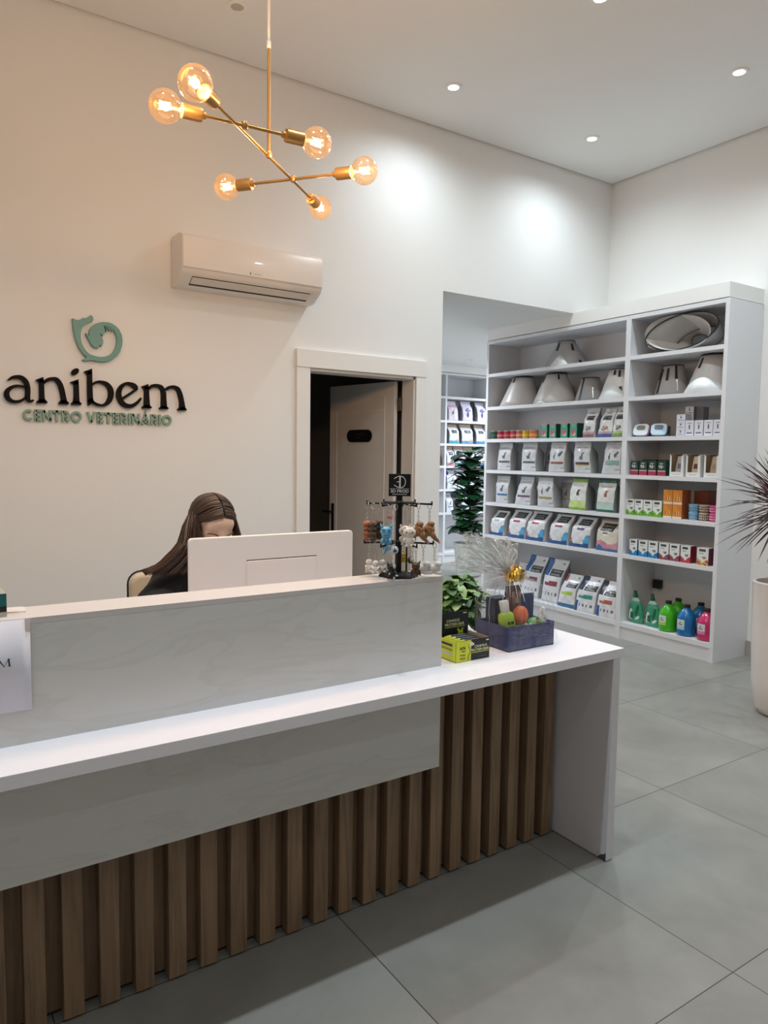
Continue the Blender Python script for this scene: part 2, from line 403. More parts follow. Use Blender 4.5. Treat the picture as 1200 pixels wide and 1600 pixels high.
for z in (1.895, 1.03):
    b = B(); b.box(3.205 - ox, 3.224 - ox, 0.145, 0.152, z - 0.05, z + 0.05, STEELDK); b.lathe([(0.007, z - 0.05), (0.007, z + 0.05)], STEELDK, 10, Matrix.Translation((3.205 - ox, 0.150, 0)))
    b.box(3.186 - ox, 3.205 - ox, 0.150, 0.160, z - 0.05, z + 0.05, STEELDK)
    b.build('hinge', fr)

# ---------------------------------------------------------------- ceiling lights
LENS = emis('lamp_lens', (0.95, 1.0, 0.98), 14.0)
LENSOFF = mat('#b8b2ab', 0.4)
def downlight(x, y, z, label, power, color, on=True, group='recessed ceiling spotlights'):
    t = thing('recessed_downlight', label, 'ceiling light', (x, y, z), 0, group)
    b = B(); b.lathe([(0.036, -0.002), (0.036, -0.008), (0.056, -0.006), (0.058, 0.0), (0.036, -0.0005)], WHITE, 32, cap=False); autosmooth(b.build('trim_ring', t))
    b = B(); b.lathe([(0.0, -0.005), (0.036, -0.005)], LENS if on else LENSOFF, 32, cap=False); b.build('lamp_lens', t)
    if on:
        if power > 40:
            l = bpy.data.lights.new('downlight_beam', 'SPOT'); l.spot_size = radians(163 if y > 3 else 150); l.spot_blend = 1.0; l.shadow_soft_size = 0.035
        else:
            l = bpy.data.lights.new('downlight_beam', 'AREA'); l.shape = 'DISK'; l.size = 0.07; l.spread = radians(150)
        l.energy = power; l.color = color
        lo = bpy.data.objects.new('downlight_beam', l); COL.objects.link(lo); lo.parent = t; lo.location = (0, 0, -0.012)
    return t
LABS = {(3.12, 3.95): 'lit ceiling spotlight nearest the brass chandelier along the back wall', (4.47, 3.95): 'lit ceiling spotlight close to the far corner of the ceiling',
        (4.50, 2.77): 'lit ceiling spotlight near the right wall, at the right edge of the photo', (3.17, 2.78): 'lit ceiling spotlight cut by the top edge of the photo'}
for y in (3.95, 2.77, 1.58, 0.0, -1.6):
    for x in (-1.2, 0.15, 1.54, 3.12, 4.48):
        if y == 3.95 and x < 3: continue
        if y == 2.77 and x < 1.6: continue
        if (x, y) == (3.12, 3.95): lb = LABS[(3.12, 3.95)]
        elif (x, y) == (4.48, 3.95): lb = LABS[(4.47, 3.95)]
        elif (x, y) == (4.48, 2.77): lb = LABS[(4.50, 2.77)]
        elif (x, y) == (3.12, 2.77): lb = LABS[(3.17, 2.78)]
        else: lb = 'ceiling spotlight over the waiting side of the room, out of the picture'
        downlight(3.17 if (x, y) == (3.12, 2.77) else x, y, ZC, lb, DOWN_W * (.74 if y > 3 else 1) if y > 1 else FRONT_W, COOL)
downlight(1.60, 3.95, ZC, 'switched off ceiling spotlight at the top edge above the chandelier', 0, COOL, False)
downlight(6.22, 7.40, ZH, 'small unlit ceiling spotlight in the hall ceiling', 0, HALLC, False)
for x, y in ((4.2, 6.3), (6.5, 6.6), (7.6, 7.3)):
    downlight(x, y, ZH, 'hall ceiling spotlight hidden behind the wall and shelving', HALL_W, HALLC)

# ---------------------------------------------------------------- chandelier
CH = Vector((1.05, 2.318, 2.50))
ch = thing('brass_chandelier', 'brass six globe bulb chandelier hanging over the reception desk', 'chandelier', CH)
b = B(); b.lathe([(0.0055, 0), (0.0055, 0.345)], BRASS, 12); autosmooth(b.build('stem_rod', ch))
b = B(); b.lathe([(0.0045, 0.345), (0.0045, ZC - 2.5)], thin_clear('clear_cord', (0.93, 0.92, 0.9), 0.2, 0.35), 10); b.lathe([(0.007, 0.34), (0.007, 0.365)], mat('#d8cfc4', 0.3), 12)
o = b.build('hanging_cord', ch, True); o['label'] = 'pale clear cord above the brass rod'
b = B(); b.lathe([(0.055, ZC - 2.525), (0.055, ZC - 2.5)], BRASS, 32); autosmooth(b.build('ceiling_canopy', ch))
GLASS = thin_clear('amber_bulb_glass', (1.0, 0.88, 0.70), 0.30, 0.004, 0.02, 0.0, (0.9, 0.6, 0.28))
FIL = emis('bulb_filament', (1.0, 0.66, 0.28), 70.0)
bl = {'b1': (0.689, 1.999), 'b2': (0.661, 2.178), 'b3': (1.137, 2.141), 'b4': (1.042, 2.681), 'b5': (1.384, 2.249), 'b6': (1.437, 2.675)}
A = Vector((0.899, 2.160, 2.5)); Bp = Vector((1.213, 2.465, 2.5))
def rotz_to(d):
    d = d.normalized(); x = d.cross(Vector((0, 0, 1))).normalized(); y = d.cross(x)
    return Matrix((x, y, d)).transposed().to_4x4()
arms = (('b1', 'b6'), ('b2', 'b3'), ('b4', 'b5'))
for a, c in arms:
    p = Vector(bl[a] + (2.5,)) - CH; q = Vector(bl[c] + (2.5,)) - CH; d = (q - p).normalized()
    b = B(); b.tube([p + d * 0.105, q - d * 0.105], 0.0052, BRASS, 12); autosmooth(b.build('arm', ch))
    for e, dd in ((p, -d), (q, d)):
        mx = Matrix.Translation(e) @ rotz_to(dd)
        b = B(); b.lathe([(0.0, -0.120), (0.010, -0.118), (0.011, -0.108), (0.0205, -0.106), (0.0215, -0.100), (0.0215, -0.048), (0.019, -0.047), (0.0, -0.047)], BRASS, 24, mx)
        sk = autosmooth(b.build('bulb_socket', ch))
        b = B(); prof = [(0.0135, -0.056)]
        for k in range(3, 25):
            th = pi * (1 - k / 24.0); prof.append((max(0.0475 * sin(th), 0.0003), 0.0475 * cos(th)))
        b.lathe(prof, GLASS, 28, mx, False); g = b.build('globe_bulb', sk, True); g['label'] = 'amber glass globe bulb'
        b = B()
        for k in range(4):
            an = pi / 4 + k * pi / 2; x = 0.008 * cos(an); y = 0.008 * sin(an)
            b.tube([mx @ Vector((x * 0.5, y * 0.5, -0.016)), mx @ Vector((x * 1.5, y * 1.5, 0.018))], 0.0016, FIL, 6)
        b.build('filament', sk)
        b = B(); b.lathe([(0.006, -0.056), (0.005, -0.03), (0.0025, -0.018)], thin_clear('bulb_stem_glass', (1, .85, .6), .2, .1), 10, mx); b.build('glass_stem', sk)
        l = bpy.data.lights.new('bulb_glow', 'POINT'); l.energy = BULB_W; l.color = WARM; l.shadow_soft_size = 0.012
        lo = bpy.data.objects.new('bulb_glow', l); COL.objects.link(lo); lo.parent = ch; lo.location = mx @ Vector((0, 0, 0.001))
for P in (A, Bp, CH):
    b = B(); b.lathe([(0.0, -0.012), (0.008, -0.011), (0.011, -0.004), (0.011, 0.006), (0.008, 0.011), (0.0, 0.012)], BRASS, 16, Matrix.Translation(P - CH)); autosmooth(b.build('joint', ch))

# ---------------------------------------------------------------- air conditioner
ac = thing('air_conditioner', 'white split air conditioner on the wall above the desk', 'air conditioner', (1.39, YW, 2.50))
ACW = mat('#e9e2da', 0.22, coat=0.3)
prof = [(0, 0.0), (0, 0.285), (-0.03, 0.30), (-0.14, 0.30), (-0.195, 0.285), (-0.215, 0.255), (-0.215, 0.10), (-0.205, 0.075), (-0.19, 0.055), (-0.10, 0.005), (-0.06, 0.0)]
def extr_x(b, prof, x0, x1, m):
    n = len(prof); vs = [(x0, y, z) for y, z in prof] + [(x1, y, z) for y, z in prof]
    fs = [tuple(range(n)), tuple(range(2 * n - 1, n - 1, -1))] + [(i, n + i, n + (i + 1) % n, (i + 1) % n) for i in range(n)]
    b.add(vs, fs, m)
b = B(); extr_x(b, prof, 0, 0.93, ACW); autosmooth(b.build('housing', ac, bevel=0.004), 35)
b = B(); extr_x(b, [(-0.2155, 0.262), (-0.2155, 0.093), (-0.2185, 0.090), (-0.2185, 0.262), (-0.215, 0.272)], 0.004, 0.926, ACW); autosmooth(b.build('front_panel', ac, bevel=0.002), 30)
# outlet on the sloping underside: slope from (-0.19,.055) to (-0.10,.005)
sl = Vector((0, 0.09, -0.05)).normalized(); nn = Vector((0, -0.05, -0.09)).normalized()
def slope_box(b, x0, x1, s0, s1, n0, n1, m):
    vs = []
    for n in (n0, n1):
        for (x, s) in ((x0, s0), (x1, s0), (x1, s1), (x0, s1)): vs.append(Vector((x, -0.19, 0.055)) + sl * s + nn * n)
    b.add(vs, [(0, 1, 2, 3), (7, 6, 5, 4), (0, 4, 5, 1), (1, 5, 6, 2), (2, 6, 7, 3), (3, 7, 4, 0)], m)
b = B(); slope_box(b, 0.07, 0.86, 0.012, 0.092, -0.002, 0.001, mat('#33291f', 0.6)); o = b.build('air_outlet', ac); o['label'] = 'dark air outlet slot'
b = B(); slope_box(b, 0.072, 0.858, 0.018, 0.074, 0.0, 0.006, mat('#ddd4cb', 0.3)); b.build('louver_flap', ac, bevel=0.002)
b = B(); b.box(0.445, 0.50, -0.2192, -0.2186, 0.1065, 0.1095, mat('#a29a92', 0.3)); b.poly([(-0.006, -0.008), (0.002, -0.008), (0.002, 0.008), (-0.002, 0.008)], 0.0006, face_my((0.425, -0.2186, 0.109)), mat('#6b645e', 0.3)); b.build('maker_mark', ac)

# ---------------------------------------------------------------- wall sign
INK = mat('#151211', 0.7, spec=.15); SAGE = mat('#659a95', 0.42, spec=.4); SAGE2 = mat('#86a496', 0.35)
LETTERS = {'a': {'r': [[(480.2, 1884.7, 483.2, 1879.9), (498.2, 1904.1, 502.6, 1890.7), (526.4, 1913.0, 525.7, 1894.8), (554.7, 1910.3, 544.7, 1889.6), (579.0, 1889.3, 559.4, 1874.0), (590.0, 1857.2, 565.5, 1850.4), (591.5, 1824.2, 565.8, 1822.2), (589.6, 1798.9, 564.8, 1794.8), (589.8, 1786.6, 573.5, 1772.4), (593.7, 1780.6, 593.4, 1766.5), (607.1, 1784.1, 609.4, 1777.7)], [(572.9, 1842.4, 575.9, 1851.7), (549.7, 1848.6, 551.6, 1859.9), (519.9, 1846.8, 518.1, 1860.4), (496.3, 1831.4, 486.2, 1848.0), (487.7, 1814.5, 464.2, 1824.2), (487.6, 1801.9, 461.7, 1793.4), (491.6, 1788.8, 476.2, 1770.3), (505.6, 1777.3, 500.9, 1760.4), (524.2, 1776.0, 525.6, 1761.4), (546.1, 1783.9, 551.6, 1771.7), (567.8, 1801.6, 574.6, 1791.4)]], 'p': []}, 'n': {'r': [[(660.4, 1899.3, 635.9, 1896.6), (662.1, 1846.3, 636.0, 1843.7), (662.8, 1802.0, 635.8, 1799.6), (666.7, 1771.2, 632.3, 1768.4)], [(655.7, 1884.5, 664.2, 1873.3), (677.3, 1906.1, 684.4, 1889.8), (705.7, 1914.3, 705.8, 1896.6), (732.9, 1912.3, 719.9, 1892.5), (756.0, 1884.5, 733.4, 1870.9), (767.6, 1846.8, 741.4, 1838.3), (775.8, 1801.3, 748.3, 1794.7), (782.5, 1774.6, 747.3, 1767.8)]], 'p': [[(621.7, 1895.3), (658.6, 1911.9), (659.2, 1883.2), (635.5, 1877.3)], [(634.3, 1786.7), (621.8, 1771.9), (622.9, 1764.9), (674.8, 1766.6), (677.4, 1773.9), (664.6, 1788.3)], [(747.1, 1788.3), (735.5, 1772.0), (737.0, 1765.3), (787.6, 1766.0), (790.3, 1773.4), (775.3, 1789.7)]]}, 'i': {'r': [[(843.0, 1900.2, 819.0, 1898.1), (844.4, 1857.3, 817.8, 1855.1), (845.2, 1811.6, 816.9, 1810.1), (847.6, 1774.9, 811.6, 1774.0)]], 'p': [[(800.2, 1893.9), (842.8, 1912.2), (842.3, 1884.0), (816.5, 1880.1)], [(814.8, 1787.3), (801.7, 1772.1), (802.9, 1765.0), (855.2, 1766.6), (857.5, 1774.0), (842.7, 1788.8)], [(846.2, 1958.5), (844.8, 1953.4), (842.1, 1948.3), (838.3, 1943.5), (833.8, 1939.4), (828.7, 1936.3), (823.5, 1934.3), (818.5, 1933.7), (814.1, 1934.4), (810.4, 1936.4), (807.9, 1939.5), (806.7, 1943.6), (806.7, 1948.4), (808.2, 1953.5), (810.8, 1958.6), (814.6, 1963.4), (819.1, 1967.5), (824.1, 1970.6), (829.3, 1972.6), (834.4, 1973.3), (838.8, 1972.6), (842.5, 1970.6), (845.0, 1967.4), (846.3, 1963.3)]]}, 'b': {'r': [[(916.9, 1962.3, 891.6, 1959.8), (918.6, 1861.9, 890.7, 1859.4), (919.9, 1784.1, 891.0, 1781.7)], [(911.4, 1888.3, 916.1, 1879.9), (938.6, 1907.9, 942.2, 1895.9), (968.5, 1912.8, 965.4, 1897.2), (1005.2, 1904.1, 990.7, 1884.1), (1031.1, 1874.2, 1004.4, 1861.0), (1036.6, 1835.1, 1006.9, 1835.6), (1024.0, 1796.2, 1000.5, 1808.3), (996.7, 1770.1, 986.7, 1785.9), (966.9, 1762.9, 967.1, 1776.8), (935.5, 1768.4, 941.1, 1782.3), (911.5, 1782.8, 921.5, 1795.1), (897.8, 1800.5, 909.6, 1810.8)]], 'p': [[(875.1, 1958.9), (917.6, 1978.0), (917.1, 1948.3), (890.8, 1939.6)], [(891.3, 1795.9), (892.1, 1764.8), (903.0, 1769.0), (923.0, 1784.7), (920.3, 1806.6)]]}, 'e': {'r': [[(1083.0, 1820.9, 1089.8, 1810.2), (1130.3, 1854.1, 1137.4, 1843.5), (1171.8, 1885.4, 1178.7, 1875.7)], [(1165.4, 1873.2, 1177.7, 1888.4), (1146.0, 1884.1, 1160.2, 1907.3), (1127.5, 1895.8, 1132.5, 1914.3), (1109.1, 1897.4, 1104.8, 1912.4), (1091.1, 1881.4, 1076.5, 1894.5), (1081.3, 1858.0, 1056.3, 1864.8), (1080.2, 1835.4, 1052.0, 1830.9), (1086.1, 1812.9, 1060.8, 1798.2), (1099.9, 1794.0, 1083.0, 1771.9), (1116.7, 1785.9, 1112.0, 1761.6), (1139.2, 1786.3, 1145.2, 1765.8), (1165.5, 1800.1, 1175.3, 1788.0), (1185.5, 1819.5, 1193.4, 1813.3), (1192.5, 1826.9, 1198.0, 1823.5)]], 'p': []}, 'm': {'r': [[(1241.1, 1895.8, 1215.4, 1893.8), (1242.7, 1833.8, 1214.2, 1831.8), (1246.7, 1769.4, 1210.6, 1767.2)], [(1235.7, 1886.0, 1244.2, 1876.3), (1258.4, 1908.4, 1264.9, 1892.9), (1289.6, 1913.9, 1286.6, 1894.7), (1322.7, 1905.2, 1306.4, 1887.5), (1342.6, 1871.3, 1315.0, 1863.4), (1345.5, 1825.3, 1316.2, 1822.6), (1350.3, 1769.6, 1313.2, 1766.9)], [(1342.5, 1890.8, 1349.6, 1879.7), (1363.3, 1906.3, 1368.2, 1890.9), (1394.8, 1911.9, 1391.1, 1893.5), (1426.8, 1900.2, 1408.4, 1884.0), (1445.2, 1863.4, 1419.4, 1854.0), (1455.8, 1817.9, 1428.0, 1812.4), (1464.6, 1768.6, 1426.5, 1763.9)]], 'p': [[(1198.9, 1893.9), (1237.9, 1910.6), (1238.5, 1881.1), (1213.8, 1874.8)], [(1213.6, 1784.3), (1199.3, 1770.2), (1200.6, 1763.6), (1254.3, 1765.2), (1257.8, 1772.0), (1242.2, 1785.7)], [(1317.2, 1782.1), (1302.5, 1769.3), (1304.4, 1763.6), (1356.1, 1765.0), (1359.6, 1772.0), (1345.0, 1783.5)], [(1430.6, 1781.2), (1415.5, 1767.3), (1417.4, 1761.0), (1469.1, 1762.4), (1471.7, 1769.4), (1456.7, 1782.5)]]}}
EMBLEM = [[(817.0, 2252.3), (830.3, 2247.6), (842.4, 2244.4), (851.9, 2246.4), (868.4, 2258.1), (878.0, 2262.1), (882.0, 2259.1), (893.0, 2263.8), (906.9, 2275.4), (916.6, 2280.8), (923.4, 2277.3), (928.7, 2265.0), (929.1, 2253.6), (922.9, 2247.2), (906.3, 2239.0), (892.4, 2231.0), (878.5, 2216.6), (867.4, 2204.0), (861.6, 2186.4), (858.5, 2163.3), (859.5, 2140.6), (864.5, 2118.3), (873.6, 2096.3), (888.3, 2074.7), (901.0, 2063.8), (885.3, 2044.1), (872.9, 2056.2), (857.0, 2077.6), (843.8, 2102.1), (833.5, 2129.5), (826.1, 2162.8), (821.3, 2193.5), (818.6, 2224.3)], [(865.5, 2024.6), (876.5, 2029.3), (885.7, 2038.6), (897.7, 2062.6), (919.6, 2054.5), (941.7, 2049.2), (964.0, 2048.2), (986.5, 2051.0), (1012.1, 2061.0), (1032.2, 2077.3), (1046.8, 2100.6), (1055.8, 2124.8), (1059.0, 2148.5), (1057.9, 2171.8), (1051.0, 2191.5), (1033.0, 2224.6), (1037.5, 2203.2), (1032.1, 2199.8), (1010.6, 2238.1), (1022.3, 2206.6), (1017.7, 2202.1), (995.7, 2238.5), (1003.2, 2212.7), (1005.2, 2198.4), (1000.9, 2195.1), (997.6, 2216.5), (988.0, 2231.3), (986.0, 2228.2), (990.5, 2211.4), (991.0, 2191.2), (987.1, 2176.9), (979.4, 2169.2), (963.4, 2184.0), (965.0, 2175.5), (974.3, 2163.4), (981.0, 2143.9), (980.7, 2126.5), (976.3, 2114.5), (972.9, 2109.8), (963.7, 2116.2), (955.3, 2112.5), (959.4, 2105.7), (955.1, 2098.6), (948.1, 2096.8), (931.5, 2100.2), (917.8, 2111.9), (904.5, 2136.4), (889.9, 2163.6), (886.5, 2177.0), (894.2, 2174.0), (904.9, 2162.3), (905.8, 2179.5), (908.3, 2196.9), (916.8, 2215.0), (930.9, 2229.4), (950.5, 2240.2), (978.5, 2249.0), (1006.6, 2250.7), (1029.1, 2247.4), (1051.7, 2235.3), (1071.4, 2217.0), (1085.4, 2189.2), (1090.7, 2157.5), (1087.3, 2121.9), (1075.3, 2085.5), (1054.8, 2058.8), (1031.6, 2039.3), (1003.1, 2026.7), (974.8, 2021.5), (946.8, 2022.1), (924.7, 2026.7), (908.1, 2026.1), (891.5, 2019.9), (875.0, 2019.1)]]
def ribbon(b, pts, depth, mx, m):
    P = []
    for i in range(len(pts) - 1):
        p0 = pts[max(i - 1, 0)]; p1 = pts[i]; p2 = pts[i + 1]; p3 = pts[min(i + 2, len(pts) - 1)]
        for k in range(5):
            t = k / 5; P.append(tuple(0.5 * (2 * q + (c - a) * t + (2 * a - 5 * q + 4 * c - d) * t * t + (3 * q - a - 3 * c + d) * t ** 3) for a, q, c, d in zip(p0, p1, p2, p3)))
    P.append(tuple(pts[-1])); vs = []; L = len(P)
    for p in P:
        for z in (depth, 0):
            vs.append(mx @ Vector((p[0], p[1], z))); vs.append(mx @ Vector((p[2], p[3], z)))
    fs = []
    for i in range(L - 1):
        a = 4 * i; c = a + 4
        fs += [(a, a + 1, c + 1, c), (a + 2, c + 2, c + 3, a + 3), (a, c, c + 2, a + 2), (a + 1, a + 3, c + 3, c + 1)]
    fs += [(0, 2, 3, 1), (4 * L - 4, 4 * L - 3, 4 * L - 1, 4 * L - 2)]
    b.add(vs, fs, m)
YS = YW - 0.030
mxw = face_my((0, YW - 0.0005, 0))
def mm(p): return tuple(v / 1000 for v in p)
name_t = thing('wall_lettering', 'large dark serif wall lettering reading anibem', 'wall sign', (1.03, YW, 1.87))
def relm(c): return Matrix.Translation(-Vector(c)) @ mxw
for ch_ in 'anibem':
    b = B(); d = LETTERS[ch_]; R_ = relm((1.03, YW, 1.87))
    for r in d['r']: ribbon(b, [mm(q) for q in r], 0.026, R_, INK)
    for q in d['p']: b.poly([mm(t) for t in q], 0.026, R_, INK)
    b.build('letter', name_t)
em = thing('wall_emblem', 'glossy sage green round animal emblem on the wall above the dark lettering', 'wall sign', (0.95, YW, 2.14))
for nm_, q, lbl in (('animal_head', EMBLEM[0], 'left curved animal head and back'), ('tail_and_hand', EMBLEM[1], 'right curl with paw, hand and small head')):
    b = B(); b.poly([mm(t) for t in q], 0.026, relm((0.95, YW, 2.14)), SAGE)
    o = b.build(nm_, em); o['label'] = lbl
sub = thing('wall_sublettering', 'sage green capital wall lettering reading CENTRO VETERINÁRIO', 'wall sign', (0.965, YW, 1.70))
def arc(cx, cy, rx, ry, a0, a1, n=10): return [(cx + rx * cos(radians(a0 + (a1 - a0) * i / n)), cy + ry * sin(radians(a0 + (a1 - a0) * i / n))) for i in range(n + 1)]
T_ = .215; h_ = T_ / 2      # stroke width of the capitals, in cap heights
CAPS = {'C': (.86, [arc(.47, .5, .47 - h_, .5 - h_, 48, 312, 18)]), 'E': (.60, [[(h_, 0), (h_, 1)], [(h_, 1 - h_), (.60, 1 - h_)], [(h_, .5), (.55, .5)], [(h_, h_), (.60, h_)]]),
        'N': (.80, [[(h_, 0), (h_, 1)], [(.8 - h_, 0), (.8 - h_, 1)], [(h_ * .9, .93), (.8 - h_ * .9, .07)]]), 'T': (.66, [[(.33, 0), (.33, 1)], [(0, 1 - h_), (.66, 1 - h_)]]),
        'R': (.70, [[(h_, 0), (h_, 1)], [(h_, 1 - h_), (.36, 1 - h_)] + arc(.36, .67, .22, .33 - h_, 80, -80, 8) + [(.30, .34 + .0)], [(.34, .38), (.60, 0.0)]]),
        'O': (1.0, [arc(.5, .5, .5 - h_, .5 - h_, 0, 360, 28)]), 'V': (.86, [[(.10, 1), (.43, .03)], [(.76, 1), (.43, .03)]]), 'I': (.22, [[(h_, 0), (h_, 1)]]),
        'A': (.88, [[(.11, 0), (.44, .97)], [(.77, 0), (.44, .97)], [(.2, .26), (.68, .26)]]), 'Á': (.88, [[(.11, 0), (.44, .97)], [(.77, 0), (.44, .97)], [(.2, .26), (.68, .26)], [(.42, 1.12), (.56, 1.34)]])}
def letter_row(words, x0, x1, zb, cap, parent, org, m, depth):
    tot = sum(CAPS[c][0] + .105 if c != ' ' else .34 for c in words) - .105; k = (x1 - x0) / tot; x = 0
    for c in words:
        if c == ' ': x += .34; continue
        b = B(); mx = relm(org)
        for st in CAPS[c][1]:
            pts = [(x0 + (x + p) * k, zb + q * cap) for p, q in st]; kk = (k + cap) / 2
            if len(pts) == 2: pts = [pts[0], ((pts[0][0] + pts[1][0]) / 2, (pts[0][1] + pts[1][1]) / 2), pts[1]]
            b.stroke([(p, q, T_ * kk * (.8 if q > zb + 1.05 * cap else 1)) for p, q in pts], depth, mx, m)
        b.build('letter', parent); x += CAPS[c][0] + .105
letter_row('CENTRO VETERINÁRIO', 0.552, 1.379, 1.668, 0.062, sub, (0.965, YW, 1.70), SAGE2, 0.020)

# ---------------------------------------------------------------- reception desk
YF, YB2 = 1.693, 1.860        # worktop front edge, bar front
desk = thing('reception_desk', 'white reception desk with raised bar and vertical wood slat front', 'reception desk', (1.0, 2.0, 0))
dx, dy = 1.0, 2.0
X0 = -1.1
b = B(); b.poly([(X0 - dx, YF - dy), (2.188 - dx, YF - dy), (2.188 - dx, 2.26 - dy), (1.4655 - dx, 2.26 - dy), (1.4655 - dx, 1.978 - dy), (X0 - dx, 1.978 - dy)], 0.034, Matrix.Translation((0, 0, 0.771)), LAM); o = b.build('worktop', desk, bevel=0.0015)
b = B(); b.box(X0 - dx, 1.4655 - dx, YB2 - dy, YB2 + 0.022 - dy, 0.805, 1.092, VEIN); o = b.build('upper_front_panel', desk); o['label'] = 'upper front panel in faintly veined white laminate'
b = B(); b.box(X0 - dx, 1.4655 - dx, YB2 - dy, 1.998 - dy, 1.0925, 1.107, mat('#cfcbc9', 0.38)); b.box(X0 - dx, 1.4655 - dx, 1.978 - dy, 1.998 - dy, 0.74, 1.0925, LAM); b.box(1.4475 - dx, 1.4655 - dx, YB2 + 0.022 - dy, 1.978 - dy, 0.805, 1.0925, LAM); b.build('bar_top', desk)
b = B(); b.box(X0 - dx, 1.4655 - dx, YB2 - dy, YB2 + 0.020 - dy, 0.460, 0.771, VEIN); o = b.build('lower_front_panel', desk); o['label'] = 'lower front panel in faintly veined white laminate'
b = B(); b.box(2.131 - dx, 2.168 - dx, YF - dy, 2.24 - dy, 0.004, 0.771, mat('#d9d7dc', 0.42)); o = b.build('end_panel', desk); o['label'] = 'white end panel with a chipped bottom corner'
b = B(); b.poly([(0.0, 0.0), (0.036, 0.0), (0.036, 0.030), (0.028, 0.022), (0.012, 0.014)], 0.0025, Matrix.Translation((2.1305 - dx, YF + 0.038 - dy, 0.004)) @ Matrix(((0, 0, -1, 0), (-1, 0, 0, 0), (0, 1, 0, 0), (0, 0, 0, 1))), mat('#4a4440', 0.9)); b.build('chipped_corner', desk)
b = B(); b.box(X0 - dx, 2.131 - dx, 1.992 - dy, 2.012 - dy, 0.012, 0.771, WOOD); o = b.build('slat_backing', desk); o['label'] = 'dark wood backing between the slats'
b = B(); b.box(X0 - dx, 2.131 - dx, 2.0 - dy, 2.03 - dy, 0.0, 0.05, mat('#2c2622', 0.7)); b.build('plinth', desk)
sl0 = B(); sl0.box(0, 0.0505, 0, 0.044, 0.008, 0.771, WOOD); first = None
x = 2.052
while x > X0:
    if first is None: first = sl0.build('slat', desk, bevel=0.0012); s_ = first
    else:
        s_ = first.copy(); COL.objects.link(s_)
    s_.location = (x - dx, 1.946 - dy, 0); x -= 0.0921
b = B(); b.box(X0 - dx, 1.4655 - dx, 1.998 - dy, 2.62 - dy, 0.715, 0.740, LAM); b.box(1.44 - dx, 1.4655 - dx, 2.012 - dy, 2.62 - dy, 0.0, 0.715, LAM); b.box(X0 - dx, X0 + 0.025 - dx, 2.012 - dy, 2.62 - dy, 0.0, 0.715, LAM)
o = b.build('staff_work_surface', desk)

# paper notice taped to the bar front
nt_ = thing('paper_notice', 'white paper notice taped to the bar front at the left edge', 'notice', (0.02, YB2, 1.0))
PAPER = mat('#dedde6', 0.6)
b = B(); n = 12
X1n = 0.2325
for i in range(n + 1):
    xx = X1n - 0.021 * (n - i) - 0.02
    for z in (0.106, -0.112): b.v.append((xx, -0.0012 - 0.0022 * abs(sin(i * 0.7)) - (0.003 if i == n and z < 0 else 0), z))
b.mi(PAPER)
for i in range(n): b.f.append((2 * i, 2 * i + 1, 2 * i + 3, 2 * i + 2)); b.m.append(0)
o = b.build('paper_sheet', nt_, True); sm = o.modifiers.new('thickness', 'SOLIDIFY'); sm.thickness = 0.0004
b = B(); I2 = mat('#202024', 0.6); mxm = face_my((0.1755 - 0.02, -0.0042, 0.0075))
for q in ([(-0.0135, -0.0095), (-0.0125, -0.0095), (-0.0105, 0.0095), (-0.0125, 0.0095)], [(-0.0125, 0.0095), (-0.0085, 0.0095), (0.0012, -0.0085), (0, -0.0095)], [(0, -0.0095), (0.0095, 0.0095), (0.0108, 0.0095), (0.0008, -0.0095)],
          [(0.0085, 0.0095), (0.0118, 0.0095), (0.0136, -0.0095), (0.0102, -0.0095)], [(-0.0155, -0.0095), (-0.0105, -0.0095), (-0.0105, -0.0086), (-0.0155, -0.0086)], [(0.0085, -0.0095), (0.0155, -0.0095), (0.0155, -0.0086), (0.0085, -0.0086)],
          [(-0.0145, 0.0095), (-0.0085, 0.0095), (-0.0085, 0.0087), (-0.0145, 0.0087)], [(0.0085, 0.0095), (0.0140, 0.0095), (0.0140, 0.0087), (0.0085, 0.0087)]):
    b.poly(q, 0.0002, mxm, I2)
o = b.build('printed_letter', nt_); o['label'] = 'black serif capital M'
b = B(); b.box(0.2325 - 0.031, 0.2325 - 0.019, -0.005, -0.0036, 0.075, 0.108, thin_clear('clear_tape', (0.95, 0.95, 0.95), 0.3, 0.25)); b.build('tape', nt_)

# teal carton and papers on the bar, left edge
cb = thing('teal_carton', 'teal and black carton on the bar at the left edge of the photo', 'carton', (0.135, 1.925, 1.107), radians(4))
b = B(); T_ = mat('#14676a', 0.5); b.box(-0.055, 0.052, -0.03, 0.03, 0.0, 0.012, mat('#b5b0a6', 0.5)); b.box(-0.055, 0.052, -0.03, 0.03, 0.012, 0.026, mat('#11221f', 0.5)); b.box(-0.055, 0.052, -0.03, 0.03, 0.026, 0.056, T_)
b.build('carton_body', cb)
b = B(); b.add([(-0.055, -0.03, 0.056), (0.052, -0.03, 0.056), (0.045, 0.0, 0.068), (-0.055, 0.0, 0.068), (0.052, 0.03, 0.056), (-0.055, 0.03, 0.056)], [(0, 1, 2, 3), (3, 2, 4, 5)], mat('#a89f92', 0.5)); o = b.build('open_flap', cb); o.modifiers.new('thickness', 'SOLIDIFY').thickness = 0.0008
pp = thing('paper_sheets', 'few loose paper sheets on the bar beside the teal carton', 'papers', (0.20, 1.965, 1.107), radians(-12))
for k in range(3):
    b = B(); b.box(-0.05, 0.035, -0.028, 0.03, 0.0012 * k, 0.0012 * k + 0.0009, mat('#d9d3cf', 0.6)); s_ = b.build('sheet', pp); s_.rotation_euler = (0, radians(0.6 * k), radians(5 * k))

